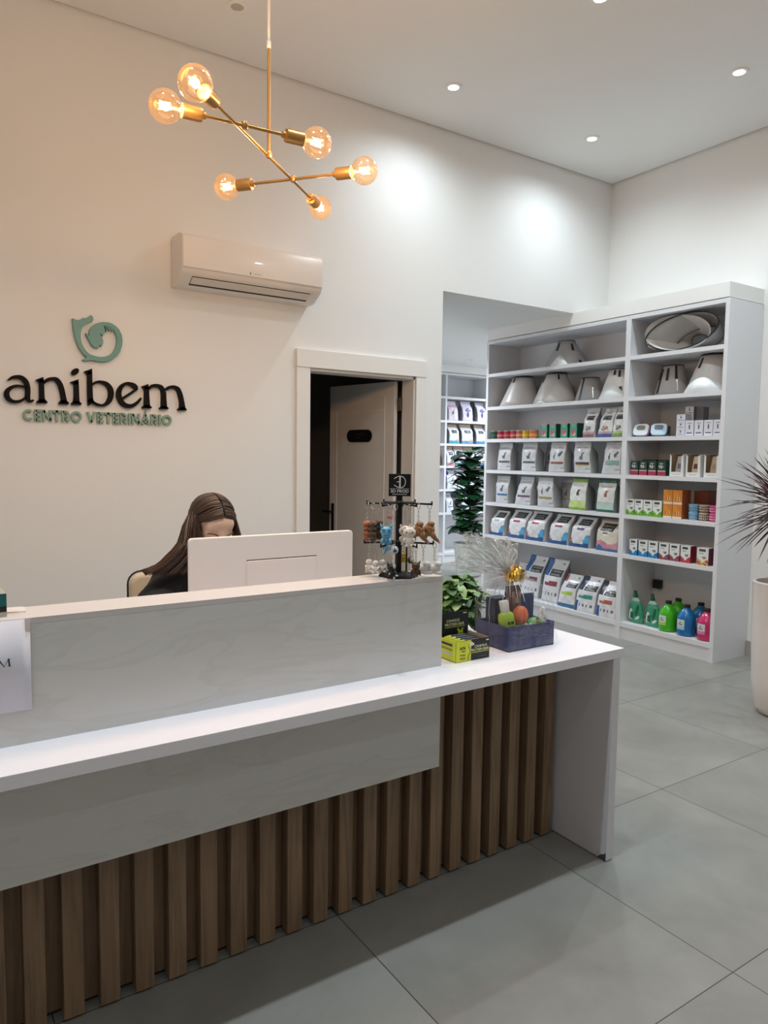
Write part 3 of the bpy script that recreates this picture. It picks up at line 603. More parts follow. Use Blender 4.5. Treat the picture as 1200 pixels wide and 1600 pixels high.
# ---------------------------------------------------------------- shelving
def shelving(name, label, ys, x0, depth, rz, loc):
    """front face at local x=0 facing -X, running along +Y; ys = upright positions"""
    t = thing(name, label, 'shelving', loc, rz)
    hts = (2.33, 2.0, 1.678, 1.368, 1.041, 0.711, 0.142); th = 0.032; top = 2.655
    for y in ys:
        b = B(); b.box(0, depth - .0125, y, y + (0.048 if (len(ys) == 3 and y == ys[1]) else 0.031), 0, top if y in (ys[0], ys[-1]) else top - .0312, LAMS); b.build('upright', t)
    y0, y1 = ys[0], ys[-1] + 0.031
    b = B(); b.box(0.0, depth, y0 + 0.031, y1 - 0.031, top - 0.031, top, LAMS); b.build('top_board', t)
    b = B(); b.box(depth - 0.012, depth, y0, y1, 0.05, top, LAMS); b.build('back_board', t)
    for i in range(len(ys) - 1):
        a = ys[i] + (0.048 if (len(ys) == 3 and i == 1) else 0.031); c = ys[i + 1]
        for z in hts:
            b = B(); b.box(0.001, depth - 0.012, a, c, z - (th if z > 0.2 else 0.038), z, LAMS); b.build('shelf', t)
        b = B(); b.box(0.012, 0.03, a, c, 0.0, 0.104, LAMS); b.build('plinth_board', t)
    return t
shelving('shelving_unit', 'tall white shelving unit along the right wall full of pet products', (3.033, 3.872, 5.584), XB, XR - XB - 0.002, 0, (XB, 0, 0))
h1 = shelving('shelving_unit', 'white shelving unit at the far end of the hall', (-7.905, -7.105, -6.305, -5.505), 0, 0.39, radians(90), (0, 7.98, 0))

# ---------------------------------------------------------------- product builders (all face -X; width along Y; origin bottom front centre)
def film(h): return mat(h, 0.34, 0.0, 0.5, 0.15)
def card(h): return mat(h, 0.5)
def bag(label, cat_group, loc, w, h, d, pat, side='#b9bbbd', wt=None, lean=0.0, rz=0.0, texts=(), bulge=0.018, foldv=0.90, back=0.03, fwd=0.55, name='pet_food_bag'):
    t = thing(name, label, 'pet food bag', (loc[0], loc[1], loc[2] + .0015), rz, cat_group)
    wt = wt or w; NU, NV = 18, 26; ph = [random.uniform(0, 6.28) for _ in range(6)]
    b = B(); ring = 2 * (NU + 1) + 2; rows = []
    def xf(u, v):
        k = min(1, max(0, (v - 0.58) / (foldv - 0.58))); dd = d + (0.014 - d) * (k * k * (3 - 2 * k)); f = (d - dd) * fwd
        bu = bulge * sin(pi * u) * sin(pi * min(1, v * 1.12)) ** 0.7 if v < 0.89 else 0
        wr = 0.0035 * sin(9 * v + 5 * u + ph[0]) * sin(7 * u + ph[1]) + 0.0022 * sin(23 * v + ph[2]) * sin(13 * u + 6 * v + ph[3])
        return f - bu + wr + back * max(0, v - 0.1), dd
    for j in range(NV + 1):
        v = j / NV; ww = w + (wt - w) * v; ww *= 1 - 0.035 * sin(pi * v) - 0.02 * sin(5 * v + ph[4]) * v; yo = lean * v
        for i in range(NU + 1):
            u = i / NU; x, dd = xf(u, v); b.v.append((x, yo + ww * (0.5 - u), v * h))
        x0, dd = xf(1, v); gus = 0.018 * sin(pi * v)
        b.v.append((x0 + dd * 0.5, yo - ww / 2 + gus, v * h))
        for i in range(NU + 1):
            u = 1 - i / NU; b.v.append((xf(0.5, v)[0] * 0 + x0 + dd, yo + ww * (0.5 - u), v * h))
        b.v.append((x0 + dd * 0.5, yo + ww / 2 - gus, v * h))
    sm = b.mi(film(side))
    for j in range(NV):
        for i in range(ring):
            i2 = (i + 1) % ring; b.f.append((j * ring + i, j * ring + i2, (j + 1) * ring + i2, (j + 1) * ring + i))
            if i < NU:
                b.m.append(b.mi(film(pat((i + 0.5) / NU, (j + 0.5) / NV))))
            else: b.m.append(sm)
    b.f.append(tuple(range(ring))[::-1]); b.m.append(sm)
    b.f.append(tuple(range(NV * ring, (NV + 1) * ring))); b.m.append(sm)
    o = b.build('bag_body', t, True)
    if texts:
        b = B()
        for (s_, u, v, tw, thh, col) in texts:
            n0 = len(b.v); ww = w + (wt - w) * v
            b.text(s_, Matrix(), mat(col, 0.5), w=tw * ww, h=thh * h)
            for q in range(n0, len(b.v)):
                lx, ly, _ = b.v[q]; vv = v + ly / h; uu = u + lx / ww
                x, dd = xf(uu, vv); b.v[q] = (x - 0.004, lean * vv + ww * (0.5 - uu), vv * h)
        b.build('printed_name', t)
    return t
def ell(u, v, cu, cv, ru, rv): return ((u - cu) / ru) ** 2 + ((v - cv) / rv) ** 2 < 1
def dog(u, v, cu, cv, s=1.0):
    return ell(u, v, cu, cv - 0.06 * s, .11 * s, .07 * s) or ell(u, v, cu + .06 * s, cv + .03 * s, .07 * s, .06 * s) or ell(u, v, cu + .1 * s, cv + .08 * s, .05 * s, .035 * s)
def p_vet(band, cat=False, base='#c9cbce', anim='#55565a'):
    def f(u, v):
        if .27 < v < .345 and .12 < u < .92: return band
        if v > .90: return '#b4b6ba'
        if .40 < v < .70:
            if cat and (ell(u, v, .35, .52, .06, .09) or ell(u, v, .36, .62, .05, .03) or ell(u, v, .7, .58, .09, .07) or ell(u, v, .78, .66, .04, .04)): return anim
            if not cat and dog(u, v, .5, .54): return anim
        if .13 < v < .15 and u > .7: return '#9b9ca0'
        return base
    return f
def p_blue(tagc, anim='#b4632f'):
    def f(u, v):
        if v < .10: return '#1d4f86'
        if v < .17 and (u > .75 or u < .2): return '#235f98'
        if ell(u, v, .42, .30, .34, .20): return '#d3d4d6'
        if v < .42 and u > .70 and v < .12 + .34 * min(1, (u - .6) * 4): return '#4f9ac4'
        if v < .30 and u < .20: return anim if v > .14 else '#46688a'
        if .72 < v < .94 and .20 < u < .84: return '#232529'
        if .56 < v < .635 and .25 < u < .66: return tagc
        if .64 < v < .66 and .3 < u < .8: return '#8c8e92'
        return '#e1e3e6'
    return f
def p_green(c, pale, anim):
    def f(u, v):
        if v > .90: return c
        if v < .085: return c
        if v < .30: return pale
        if .48 < v < .64 and dog(u, v, .52, .58, 0.9): return anim
        return '#dfe3e0'
    return f
def p_beige(u, v):
    if v < .08 + .10 * max(0, sin(9 * u)) * (u < .5): return '#2f63a0'
    if v < .33 - .16 * u and u < .55: return '#c2808f'
    if v < .28 + .05 * sin(7 * u): return '#c98f9b'
    if .62 < v < .84 and .17 < u < .78: return '#25262a'
    if .525 < v < .57 and .33 < u < .58: return '#3a3a3e'
    if v > .94: return '#8d8880'
    return '#d9d2c2'
def p_white(lbl, stripe='#2a5f9c', corner=None, dots=True):
    def f(u, v):
        if u < .30 and v > .60 and stripe: return stripe
        if corner and u < .16 and v < .30: return corner
        if .60 < v < .77 and .36 < u < .92: return '#2a2c30'
        if .37 < v < .46 + (.05 * u) and .12 < u < .85: return lbl
        if dots and .17 < v < .23 and (u * 5) % 1 < .42 and .12 < u < .9: return '#6d7076'
        if .87 < v < .92 and .72 < u < .84: return '#77797e'
        return '#dfe1e5'
    return f
def p_small(bot, anim):
    def f(u, v):
        if v < .13: return bot
        if v < .20: return '#b99aa0' if bot != '#7fa05a' else '#a8bd7a'
        if ell(u, v, .5, .30, .26, .09): return anim if (int(u * 30) + int(v * 30)) % 3 else '#d8d4c8'
        if .58 < v < .74 and .22 < u < .86: return '#26282c'
        if .82 < v < .86 and .25 < u < .65: return '#8a8c90'
        return '#d4d5d4'
    return f
FN = (('FÓRMULA', .52, .865, .50, .045, '#dadce0'), ('NATURAL', .52, .795, .50, .045, '#dadce0'))
def fn(v0, dv=.05, u=.64, w=.44): return (('FÓRMULA', u, v0 + dv, w, .038, '#d8dade'), ('NATURAL', u, v0 - dv * .45, w, .038, '#d8dade'))
RC = (('ROYAL CANIN', .5, .80, .64, .035, '#8d4450'),)
RCG = (('ROYAL CANIN', .5, .775, .62, .04, '#a03545'),)

G4 = 'white and silver veterinary food bags on the fourth shelf'; G5 = 'veterinary food bags on the fifth shelf'
def shelf_bag(label, group, y, z, off, w, wt, lean, h, d, pat, **k):
    if group in (G4, G5): k.setdefault('fwd', .16); k.setdefault('back', .006); k.setdefault('bulge', .012)
    return bag(label, group, (XB + off, y, z), w, h, d, pat, wt=wt, lean=lean, **k)
# fourth row
shelf_bag('silver pet food bag with grey band, leftmost of the five above the blue banded bag', G4, 5.375, 1.368, .045, .185, .19, -.01, .273, .10, p_vet('#565a60'), texts=RC, side='#a9abae')
shelf_bag('silver pet food bag with grey band, second from the left below the cans', G4, 5.03, 1.368, .045, .190, .195, .004, .274, .11, p_vet('#4d5560'), texts=RC, side='#a9abae')
shelf_bag('clear wrapped grey bag standing behind the second grey banded bag', G4, 4.915, 1.368, .20, .12, .10, .0, .264, .10, p_vet('#7b7d80', base='#9fa1a4'), side='#8f9194')
shelf_bag('silver pet food bag with rust brown band in the middle of the row', G4, 4.664, 1.368, .03, .18, .19, -.012, .272, .11, p_vet('#8a4a33', True), texts=RC, side='#b1b3b5')
shelf_bag('silver pet food bag with black and yellow band below the small food bags', G4, 4.357, 1.368, .03, .181, .186, .02, .275, .11, lambda u, v: ('#b9a04e' if .215 < v < .27 and .12 < u < .92 else p_vet('#3b3430')(u, v)), texts=RC, side='#a6adA6')
shelf_bag('silver bag with soft green band beside the shelving divider', G4, 4.046, 1.368, .03, .19, .17, -.016, .270, .11, lambda u, v: ('#7fa294' if .29 < v < .42 and .14 < u < .92 else p_vet('#7fa294', True)(u, v)), texts=RC, side='#b5b7b9')
shelf_bag('silver pet food bag with blue band', G5, 5.385, 1.041, .04, .17, .195, .002, .272, .12, p_vet('#3c6b9e'), texts=RC, side='#aeb0b2')
shelf_bag('silver pet food bag with purple band leaning to one side', G5, 5.098, 1.041, .04, .208, .18, -.049, .272, .11, p_vet('#6a4a66'), texts=RC, side='#b4b6b8')
shelf_bag('silver pet food bag with mustard yellow band', G5, 4.772, 1.041, .02, .197, .194, .025, .274, .12, p_vet('#93833a', True), texts=RC, side='#b2b4b6')
shelf_bag('dull grey bag behind and right of the mustard banded bag', G5, 4.64, 1.041, .15, .13, .13, .0, .262, .10, p_vet('#8a8270', base='#96989a'), side='#7e8083')
shelf_bag('white pet food bag with lime green top and bottom', G5, 4.405, 1.041, .03, .191, .18, -.017, .276, .12, p_green('#7fae2e', '#c5da8c', '#3f4144'), texts=RCG, side='#8f9492')
shelf_bag('white pet food bag with dark green top and bottom and a brown dog', G5, 4.106, 1.041, .04, .185, .188, -.012, .280, .12, p_green('#1f5a48', '#b8cdc6', '#9a5f47'), texts=RCG, side='#6f7a78')
G6 = 'white and blue natural food bags on the sixth shelf'
for lb, y, w, wt, ln, h, tc in (('white and blue natural food bag crumpled at the top, leftmost in its row', 5.45, .20, .19, -.02, .245, '#a9abae'),
        ('white and blue natural food bag with red tag, nearer the crumpled one', 5.165, .228, .235, -.02, .27, '#a8354a'),
        ('white and blue natural food bag with red tag, third from the left in its row', 4.915, .232, .236, -.025, .275, '#b03548'),
        ('white and blue natural food bag with dark red tag', 4.625, .235, .215, -.03, .27, '#8d3a4e'),
        ('white and blue natural food bag with mauve tag beside the beige bag', 4.372, .223, .21, -.034, .265, '#6a5680')):
    shelf_bag(lb, G6, y, .711, .03, w, wt, ln, h, .12, p_blue(tc), texts=FN, side='#b8bbc0', foldv=0.97)
shelf_bag('beige natural food bag with pink and blue bottom beside the divider', G6, 4.063, .711, .03, .228, .232, .008, .272, .12, p_beige, texts=(('FÓRMULA', .475, .775, .52, .05, '#d9d2c2'), ('NATURAL', .475, .685, .52, .05, '#d9d2c2')), side='#a9a498')
G7 = 'natural food bags on the bottom shelf'
for lb, y, off, w, wt, ln, h, pt, sd in (('pale bag half hidden behind the gold bow on the bottom shelf', 5.29, .2, .15, .13, 0, .29, p_white('#8e9094', None), '#9fa2a6'),
        ('tall white bag with blue side stripe on the bottom shelf, nearest the gold bow', 5.06, .13, .24, .235, -.06, .40, p_white('#7a4a58'), '#a2a5a9'),
        ('tall white bag with blue side stripe on the bottom shelf, second from the gold bow', 4.765, .10, .20, .25, -.045, .405, p_white('#8e3b4b'), '#a2a5a9'),
        ('short white bag with lime label and red corner on the bottom shelf', 4.519, .05, .199, .18, -.045, .30, lambda u, v: ('#a8454c' if u < .18 and v > .78 else '#2f6a9a' if v < .10 else p_white('#a9c653', None, None, False)(u, v)), '#b3b6ba'),
        ('white bag with teal label on the bottom shelf', 4.289, .03, .223, .215, -.05, .315, p_white('#3f8f86', '#23304a', '#274f86'), '#b3b6ba'),
        ('white bag with orange red label at the right end of the bottom shelf', 4.04, .02, .202, .195, -.01, .305, p_white('#b4614c', '#23263a', '#274f9a'), '#b3b6ba')):
    shelf_bag(lb, G7, y, .142, off, w, wt, ln, h, .11, pt, texts=fn(.68, .055), side=sd, foldv=0.97)
G3 = 'small natural food bags on the third shelf'
shelf_bag('small white food bag with a crumpled shiny front on the third shelf', G3, 4.305, 1.678, .03, .121, .145, -.01, .255, .07, p_small('#8f6a70', '#4a5250'), texts=(('FÓRMULA', .53, .69, .5, .035, '#d5d7da'),), side='#a9abad')
shelf_bag('small white food bag with violet blue bottom on the third shelf', G3, 4.128, 1.678, .03, .156, .125, -.02, .248, .07, p_small('#3f55a0', '#8a4a3c'), texts=(('FÓRMULA', .53, .69, .5, .035, '#d5d7da'),), side='#a9abad')
shelf_bag('small white food bag with olive green bottom beside the divider', G3, 3.985, 1.678, .03, .122, .12, -.001, .255, .07, p_small('#7fa05a', '#3c3830'), texts=(('FÓRMULA', .53, .69, .5, .035, '#d5d7da'),), side='#a9abad')

# hall shelf bags (rotated to face the room)
GH = 'pet food bags on the hall shelving'
VIO = lambda u, v: ('#5a4f9a' if (ell(u, v, .5, .55, .28, .09) or ell(u, v, .45, .33, .1, .14)) else '#d9d4e6' if v < .9 else '#c6bfd4')
PINKB = lambda u, v: ('#6e6a74' if dog(u, v, .4, .45) else '#c9a9bd' if .70 < v < .80 else '#ddd0dc')
BAND = lambda bt: (lambda u, v: '#3c3f45' if .52 < v < .68 and .2 < u < .8 else bt if v < .14 else '#b9b27a' if v < .22 and u > .6 else '#c9a890' if v > .84 else '#dde0e8')
GREYA = lambda u, v: '#6f7480' if dog(u, v, .5, .5) or (.26 < v < .31 and .2 < u < .85) else '#d6dae4'
DARKB = lambda u, v: '#34323c' if .1 < u < .9 else '#44424c'
for lb, x, z, w, h, pt, sd in (
        ('pale pink pet food bag on the upper hall shelf', 6.45, 2.0, .17, .29, PINKB, '#b9b4c4'), ('white bag with violet umbrella shape on the upper hall shelf', 6.71, 2.0, .185, .30, VIO, '#8b8894'), ('white bag with violet shape half hidden by the big shelving unit', 6.975, 2.0, .17, .30, VIO, '#8b8894'),
        ('white bag with dark plate on the second hall shelf, leftmost in the bay', 6.475, 1.678, .18, .29, BAND('#4fa0b8'), '#777a84'), ('white bag with dark plate in the middle of the second hall shelf', 6.715, 1.678, .21, .295, BAND('#6f8fb4'), '#777a84'), ('white bag with dark plate on the second hall shelf beside the big shelving unit', 6.968, 1.678, .18, .295, BAND('#4a86b0'), '#777a84'),
        ('white bag with pink bottom on the third hall shelf', 6.42, 1.368, .14, .29, BAND('#c98aa0'), '#8c8f98'), ('white bag with teal bottom on the third hall shelf', 6.59, 1.368, .18, .29, BAND('#2f8f8a'), '#8c8f98'), ('white bag with dark plate on the third hall shelf behind the fig leaves', 6.775, 1.368, .175, .285, BAND('#6f9f8a'), '#8c8f98'), ('bag at the right of the third hall shelf behind the fig leaves', 6.975, 1.368, .18, .29, BAND('#41688f'), '#8c8f98'),
        ('white pet food bag with round violet sticker on the fourth hall shelf', 6.45, 1.041, .18, .28, lambda u, v: '#4c48a8' if ell(u, v, .12, .86, .2, .12) else GREYA(u, v), '#9a9da6'), ('white pet food bag with grey animal on the fourth hall shelf', 6.635, 1.041, .17, .285, GREYA, '#9a9da6'), ('white pet food bag on the fourth hall shelf beside the fig leaves', 6.84, 1.041, .18, .285, GREYA, '#4a4a54'),
        ('white pet food bag left of the dark one on the fifth hall shelf', 6.42, .711, .125, .285, GREYA, '#9a9da6'), ('dark brown pet food bag on the fifth hall shelf', 6.55, .711, .13, .295, DARKB, '#2e2c34'), ('white pet food bag right of the dark one on the fifth hall shelf', 6.72, .711, .175, .285, GREYA, '#9a9da6')):
    bag(lb, GH, (x, 8.015, z), w, h * .94, .10, pt, side=sd, rz=radians(90))
bag('brown bag at the end of the third hall shelf left of the upright', GH, (6.215, 8.02, 1.368), .09, .20, .08, lambda u, v: '#5b4238', side='#4a362e', rz=radians(90))

# ---------------------------------------------------------------- protective collars
def collar(label, loc, rb, rt, h, body, strap=True, ry=None, rim=True, band=None, rx=0.0, straps=((0.0, 0.75, 0.95),), rz=0.0, white_flap=None, tilt=None, lean=0.0):
    """a plastic cone standing on its wide rim; rb/rt are half widths along Y, ry the half depth ratio"""
    t = thing('protective_collar', label, 'pet collar', (loc[0], loc[1], loc[2] + .002), rz, 'plastic protective collars on the upper shelves')
    if tilt: t.rotation_euler = tilt
    ry = ry or 0.8; n = 48
    b = B(); P = []
    for j in range(7):
        k = j / 6
        for i in range(n + 1):
            a = 2 * pi * i / n * 1.02; r = rb + (rt - rb) * k; e = 1 + 0.012 * (i / n)
            P.append((r * ry * e * cos(a), r * e * sin(a) + lean * k, h * k))
    b.v = P; b.mi(body)
    for j in range(6):
        for i in range(n): b.f.append((j * (n + 1) + i, j * (n + 1) + i + 1, (j + 1) * (n + 1) + i + 1, (j + 1) * (n + 1) + i)); b.m.append(0)
    o = b.build('cone_sheet', t, True); s_ = o.modifiers.new('thickness', 'SOLIDIFY'); s_.thickness = 0.0012
    if rim:
        b = B(); b.tube([(rt * ry * cos(a) * 1.0, rt * sin(a) + lean, h) for a in [2 * pi * i / 40 for i in range(41)]], 0.004, BLACK, 6); o = b.build('rim_trim', t, True); o['label'] = 'black rim trim'
    for (az, k0, k1) in straps:
        b = B(); a = pi + az; vs = []
        for i in range(8):
            k = k0 + (k1 - k0) * i / 7; r = rb + (rt - rb) * k + 0.004
            for dth in (-0.012 / rt, 0.012 / rt): vs.append((r * ry * cos(a + dth * 0.7), r * sin(a + dth * 0.7) + lean * k, h * k))
        b.add(vs, [(2 * i, 2 * i + 1, 2 * i + 3, 2 * i + 2) for i in range(7)], BLACK); o = b.build('strap', t); o.modifiers.new('thickness', 'SOLIDIFY').thickness = 0.003; o['label'] = 'black strap'
    if white_flap:
        b = B(); vs = []; az0, az1, zt = white_flap
        for i in range(17):
            f = i / 16; a = pi + az0 + (az1 - az0) * f; top = zt * sin(pi * f)
            for z in (0.0, top):
                k = z / h; r = rb + (rt - rb) * k + 0.006; vs.append((r * ry * cos(a), r * sin(a) + lean * k, z))
        b.add(vs, [(2 * i, 2 * i + 2, 2 * i + 3, 2 * i + 1) for i in range(16)], mat('#eef3f3', 0.35)); o = b.build('white_edge', t, True); o.modifiers.new('thickness', 'SOLIDIFY').thickness = 0.0015; o['label'] = 'bright white overlapping edge'
    return t
PL = mat('#c4c0bc', 0.35, spec=0.4); PLC = thin_clear('frosted_collar_plastic', (0.80, 0.80, 0.80), 0.14, 0.42, 0.15, 0, (0.72, 0.71, 0.70))
CXX = XB + 0.215
collar('grey plastic collar with white flap alone on the top shelf', (CXX, 4.76, 2.331), .215, .085, .24, PLC, straps=((-0.1, .62, .93), (1.15, .60, .86), (1.45, .12, .22)), white_flap=(-.15, .75, .10))
collar('grey plastic collar at the left end of the second shelf', (CXX, 5.345, 2.001), .222, .105, .282, PL, ry=.86, straps=((-0.1, .82, .96),), lean=-.03)
collar('grey plastic collar with a black strap, second on the second shelf', (CXX, 4.875, 2.001), .225, .105, .278, PL, ry=.86, straps=((-0.45, .72, .96), (0.9, .8, .97)), white_flap=(-.3, .25, .03))
collar('small dark clear collar with a long black strip on the second shelf', (XB + .25, 4.49, 2.001), .150, .085, .215, PLC, straps=((-0.15, .02, .98),))
collar('white curved collar with black fastenings beside the shelving divider', (XB + .20, 4.122, 2.001), .19, .095, .255, mat('#d8d6d2', 0.35), straps=((0.5, .72, .95), (0.1, .80, .96), (0.6, .25, .40), (0.2, .28, .42)), white_flap=(-.9, 1.0, .12))
collar('small clear collar with black rim and straps in the right bay', (XB + .25, 3.645, 2.001), .15, .085, .245, PLC, straps=((.75, .55, .98), (-.75, .55, .98), (.1, .5, .9), (-.5, .1, .9)))
collar('large two tone collar with bright white base at the right end of the shelf', (XB + .215, 3.278, 2.001), .197, .10, .282, PL, ry=1.0, straps=((-.35, .66, .93),), white_flap=(-1.0, 1.2, .11), lean=-.02)
# two nested large collars lying on their side in the upper right bay
for lb, y, sc, zz, c_, rr in (('large grey collar lying on its side with its wide mouth to the front', 3.50, 1.0, 2.475, PL, 0.02), ('black rimmed clear collar wrapped around the large grey collar', 3.465, 1.10, 2.474, PLC, -0.03)):
    t = thing('protective_collar', lb, 'pet collar', (XB + 0.05, y, zz), 0, 'plastic protective collars on the upper shelves'); n = 56
    b = B(); P = []; outer = sc > 1.05
    for j in range(7):
        k = j / 6
        for i in range(n + 1):
            a = 2 * pi * i / n; ry_ = (0.285 * sc) * (1 - k) + 0.085 * k; rz_ = (0.133 if not outer else 0.143) * (1 - k) + 0.06 * k
            if outer: ry_ = 0.285 * sc * (1 - .35 * k); rz_ = .132 * (1 - .3 * k)
            zc_ = -0.060 * k; yc_ = -0.06 * k
            P.append((0.012 + (0.24 if not outer else 0.16) * k + (0.0 if not outer else 0.0), yc_ + ry_ * cos(a), zc_ + max(rz_ * sin(a) + rr * cos(a) , -0.140 - zc_)))
    b.v = P; b.mi(c_)
    for j in range(6):
        for i in range(n): b.f.append((j * (n + 1) + i, j * (n + 1) + i + 1, (j + 1) * (n + 1) + i + 1, (j + 1) * (n + 1) + i)); b.m.append(0)
    o = b.build('cone_sheet', t, True); o.modifiers.new('thickness', 'SOLIDIFY').thickness = 0.0012
    b = B(); b.tube([Vector(p) for p in P[:n + 1]], 0.0052 if outer else 0.003, BLACK if outer else PL, 6); b.build('rim_trim', t, True)
    b = B(); b.tube([Vector(p) for p in P[6 * (n + 1):]], 0.003, BLACK, 6); b.build('neck_trim', t, True)
    if outer:
        b = B(); b.tube([Vector(p) + Vector((-.004, 0.022 if q_ == 0 else .0, .0)) for q_, p in enumerate(P[:n + 1])], 0.0001, BLACK, 3)
        b = B(); b.tube([P[n - 2], P[(n + 1) * 3 + n - 3], P[(n + 1) * 5 + n - 4]], 0.004, BLACK, 6); b.build('strap', t)

# ---------------------------------------------------------------- cans, cartons, tubs
def can(label, y, h, r, c, band, lid='#b9b4aa', x=0.05):
    t = thing('food_can', label, 'can', (XB + x, y, 1.6792), 0, 'small food cans on the third shelf')
    b = B(); b.lathe([(r, .004), (r, h * .28)], mat(c, .35), 20, cap=False); b.lathe([(r, h * .28), (r, h * .55)], mat(band, .35), 20, cap=False); b.lathe([(r, h * .55), (r, h - .006)], mat(c, .35), 20, cap=False); autosmooth(b.build('can_body', t))
    b = B(); b.lathe([(r * .9, 0), (r + .001, .001), (r, .005)], mat(lid, .3, .6), 20); b.lathe([(r, h - .006), (r + .0015, h - .003), (r + .001, h), (r * .9, h - .002)], mat(lid, .3, .6), 20); autosmooth(b.build('can_rim', t))
for lb, y, c, bd in (('dark green food can at the left end of the row', 5.52, '#12443a', '#1d6a54'), ('red food can next to the green can', 5.425, '#a3212f', '#c8868a'), ('red food can in the middle of three red ones', 5.33, '#a3212f', '#c26a70'), ('red food can beside the salmon can', 5.237, '#a8222f', '#c8868a'),
                     ('salmon pink food can beside the yellow one', 5.155, '#b0564a', '#cfa090'), ('yellow food can between the salmon and orange cans', 5.07, '#c7a21d', '#e0c23a'), ('orange food can at the right end of the row of seven', 4.978, '#bd6a38', '#dc9a62')):
    can(lb, y, .080, .043, c, bd)
def carton(name, label, cat, group, loc, w, d, h, pat, side, top=None, rz=0.0, nu=12, nv=14, lines=()):
    t = thing(name, label, cat, (loc[0], loc[1], loc[2] + .0012), rz, group); b = B()
    for j in range(nv + 1):
        for i in range(nu + 1): b.v.append((0, w * (.5 - i / nu), h * j / nv))
    for j in range(nv):
        for i in range(nu):
            a = j * (nu + 1) + i; b.f.append((a, a + 1, a + nu + 2, a + nu + 1)); b.m.append(b.mi(card(pat((i + .5) / nu, (j + .5) / nv))))
    o = len(b.v); b.v += [(0, w / 2, 0), (0, -w / 2, 0), (d, -w / 2, 0), (d, w / 2, 0), (0, w / 2, h), (0, -w / 2, h), (d, -w / 2, h), (d, w / 2, h)]
    for f, c in (((0, 3, 2, 1), side), ((4, 5, 6, 7), top or side), ((1, 2, 6, 5), side), ((2, 3, 7, 6), side), ((3, 0, 4, 7), side)):
        b.f.append(tuple(q + o for q in f)); b.m.append(b.mi(card(c)))
    b.build('carton_body', t)
    if lines:
        b = B()
        for (s_, u, v, tw, th_, col) in lines: b.text(s_, face_mx((-.0006, w * (.5 - u), h * v)), mat(col, .5), w=tw * w, h=th_ * h)
        b.build('printed_name', t)
    return t
def p_green_tin(u, v):
    if v > .92: return '#b3747a'
    if v > .70: return '#4fa389' if .15 < u < .85 else '#2f7a62'
    if ell(u, v, .45, .42, .30, .18): return '#b5595a'
    if ell(u, v, .55, .25, .28, .14): return '#d6b9a0'
    return '#3d927a'
for lb, y in (('green and pink carton, first of the four beside the cans', 4.836), ('green and pink carton, second of the four beside the cans', 4.728), ('green and pink carton, third of the four beside the cans', 4.588), ('green and pink carton nearest the small food bags', 4.479)):
    carton('treat_carton', lb, 'carton', 'green cartons on the third shelf', (XB + .035, y, 1.678), .082, .09, .130, p_green_tin, '#1d4a3c', '#a8636a')
# white cartons, upper right bay
def p_whitecan(u, v):
    if .12 < v < .22 and .2 < u < .85: return '#4d5060'
    if .4 < v < .7 and .45 < u < .62: return '#5a5c66'
    if .80 < v < .86 and .25 < u < .75: return '#9a9ca6'
    return '#d3d5de'
GW = 'small white cartons on the third shelf of the right bay'
for lb, y, z, x, w, h in (('small white carton at the bottom of the left stack', 3.405, 0, .03, .072, .055), ('small white carton in the middle of the left stack', 3.405, .0555, .03, .072, .054), ('small white carton on top of the left stack', 3.405, .110, .03, .072, .054),
        ('tall white carton right of the stack of three', 3.330, 0, .03, .070, .115), ('tall white carton, second from the stack of three', 3.252, 0, .03, .070, .114), ('tall white carton, third from the stack of three', 3.174, 0, .03, .070, .114), ('tall white carton against the right upright', 3.100, 0, .03, .068, .114)):
    carton('medicine_carton', lb, 'carton', GW, (XB + x, y, 1.6785 + z), w, .075, h, p_whitecan, '#b9bbc4', '#d5d7de')
for lb, y, z, x in (('white carton under the two upper ones of the rear stack', 3.395, 0.0, .12), ('white carton in the middle of the rear stack', 3.395, .112, .12), ('white carton topmost in the rear stack', 3.395, .170, .12), ('grey carton beside the topmost of the rear stack', 3.322, .116, .14)):
    if z == 0: carton('medicine_carton', lb, 'carton', GW, (XB + x, y, 1.6785), .075, .07, .1115, p_whitecan, '#a8aab2', '#c8cad2'); continue
    carton('medicine_carton', lb, 'carton', GW, (XB + x, y, 1.6785 + z), .07 if 'grey' not in lb else .062, .07, .057 if 'grey' not in lb else .105, p_whitecan if 'grey' not in lb else (lambda u, v: '#6c6d70'), '#8a8b90', '#a8aab0')
carton('medicine_carton', 'grey carton under the upper grey one in the rear row', 'carton', GW, (XB + .14, 3.318, 1.6785), .066, .07, .1155, p_whitecan, '#8f9096')
# two gadget packs
def gadget(label, y, body, screen, base, w, rx):
    t = thing('gadget_pack', label, 'pack', (XB + .055, y, 1.6792), radians(rx), 'gadget packs on the third shelf of the right bay')
    b = B(); mx = Matrix.Translation((.045, 0, .052)) @ Matrix.Rotation(radians(18), 4, 'Y')
    pts = [(.5 * w * math.copysign(abs(cos(a)) ** .5, cos(a)), .049 * math.copysign(abs(sin(a)) ** .55, sin(a))) for a in [2 * pi * i / 32 for i in range(32)]]
    fm = Matrix.Translation((.02, 0, .051)) @ Matrix.Rotation(radians(20), 4, 'Y') @ face_mx((0, 0, 0))
    b.poly(pts, .022, fm, mat(body, .3)); b.build('pack_front', t, bevel=.004)
    b = B(); b.poly([(x * .55, y_ * .42 + .014) for x, y_ in pts], .0235, fm, mat(screen, .3)); o = b.build('grey_window', t); o['label'] = 'grey window'
    b = B(); b.box(.012, .10, -w * .5, w * .5, 0, .018, mat(base[0], .4)); b.box(.030, .10, -w * .5, -w * .28, .018, .085, mat(base[1], .4)); b.box(.045, .10, -w * .28, w * .5, .018, .07, mat(base[2], .4)); b.build('pack_box', t)
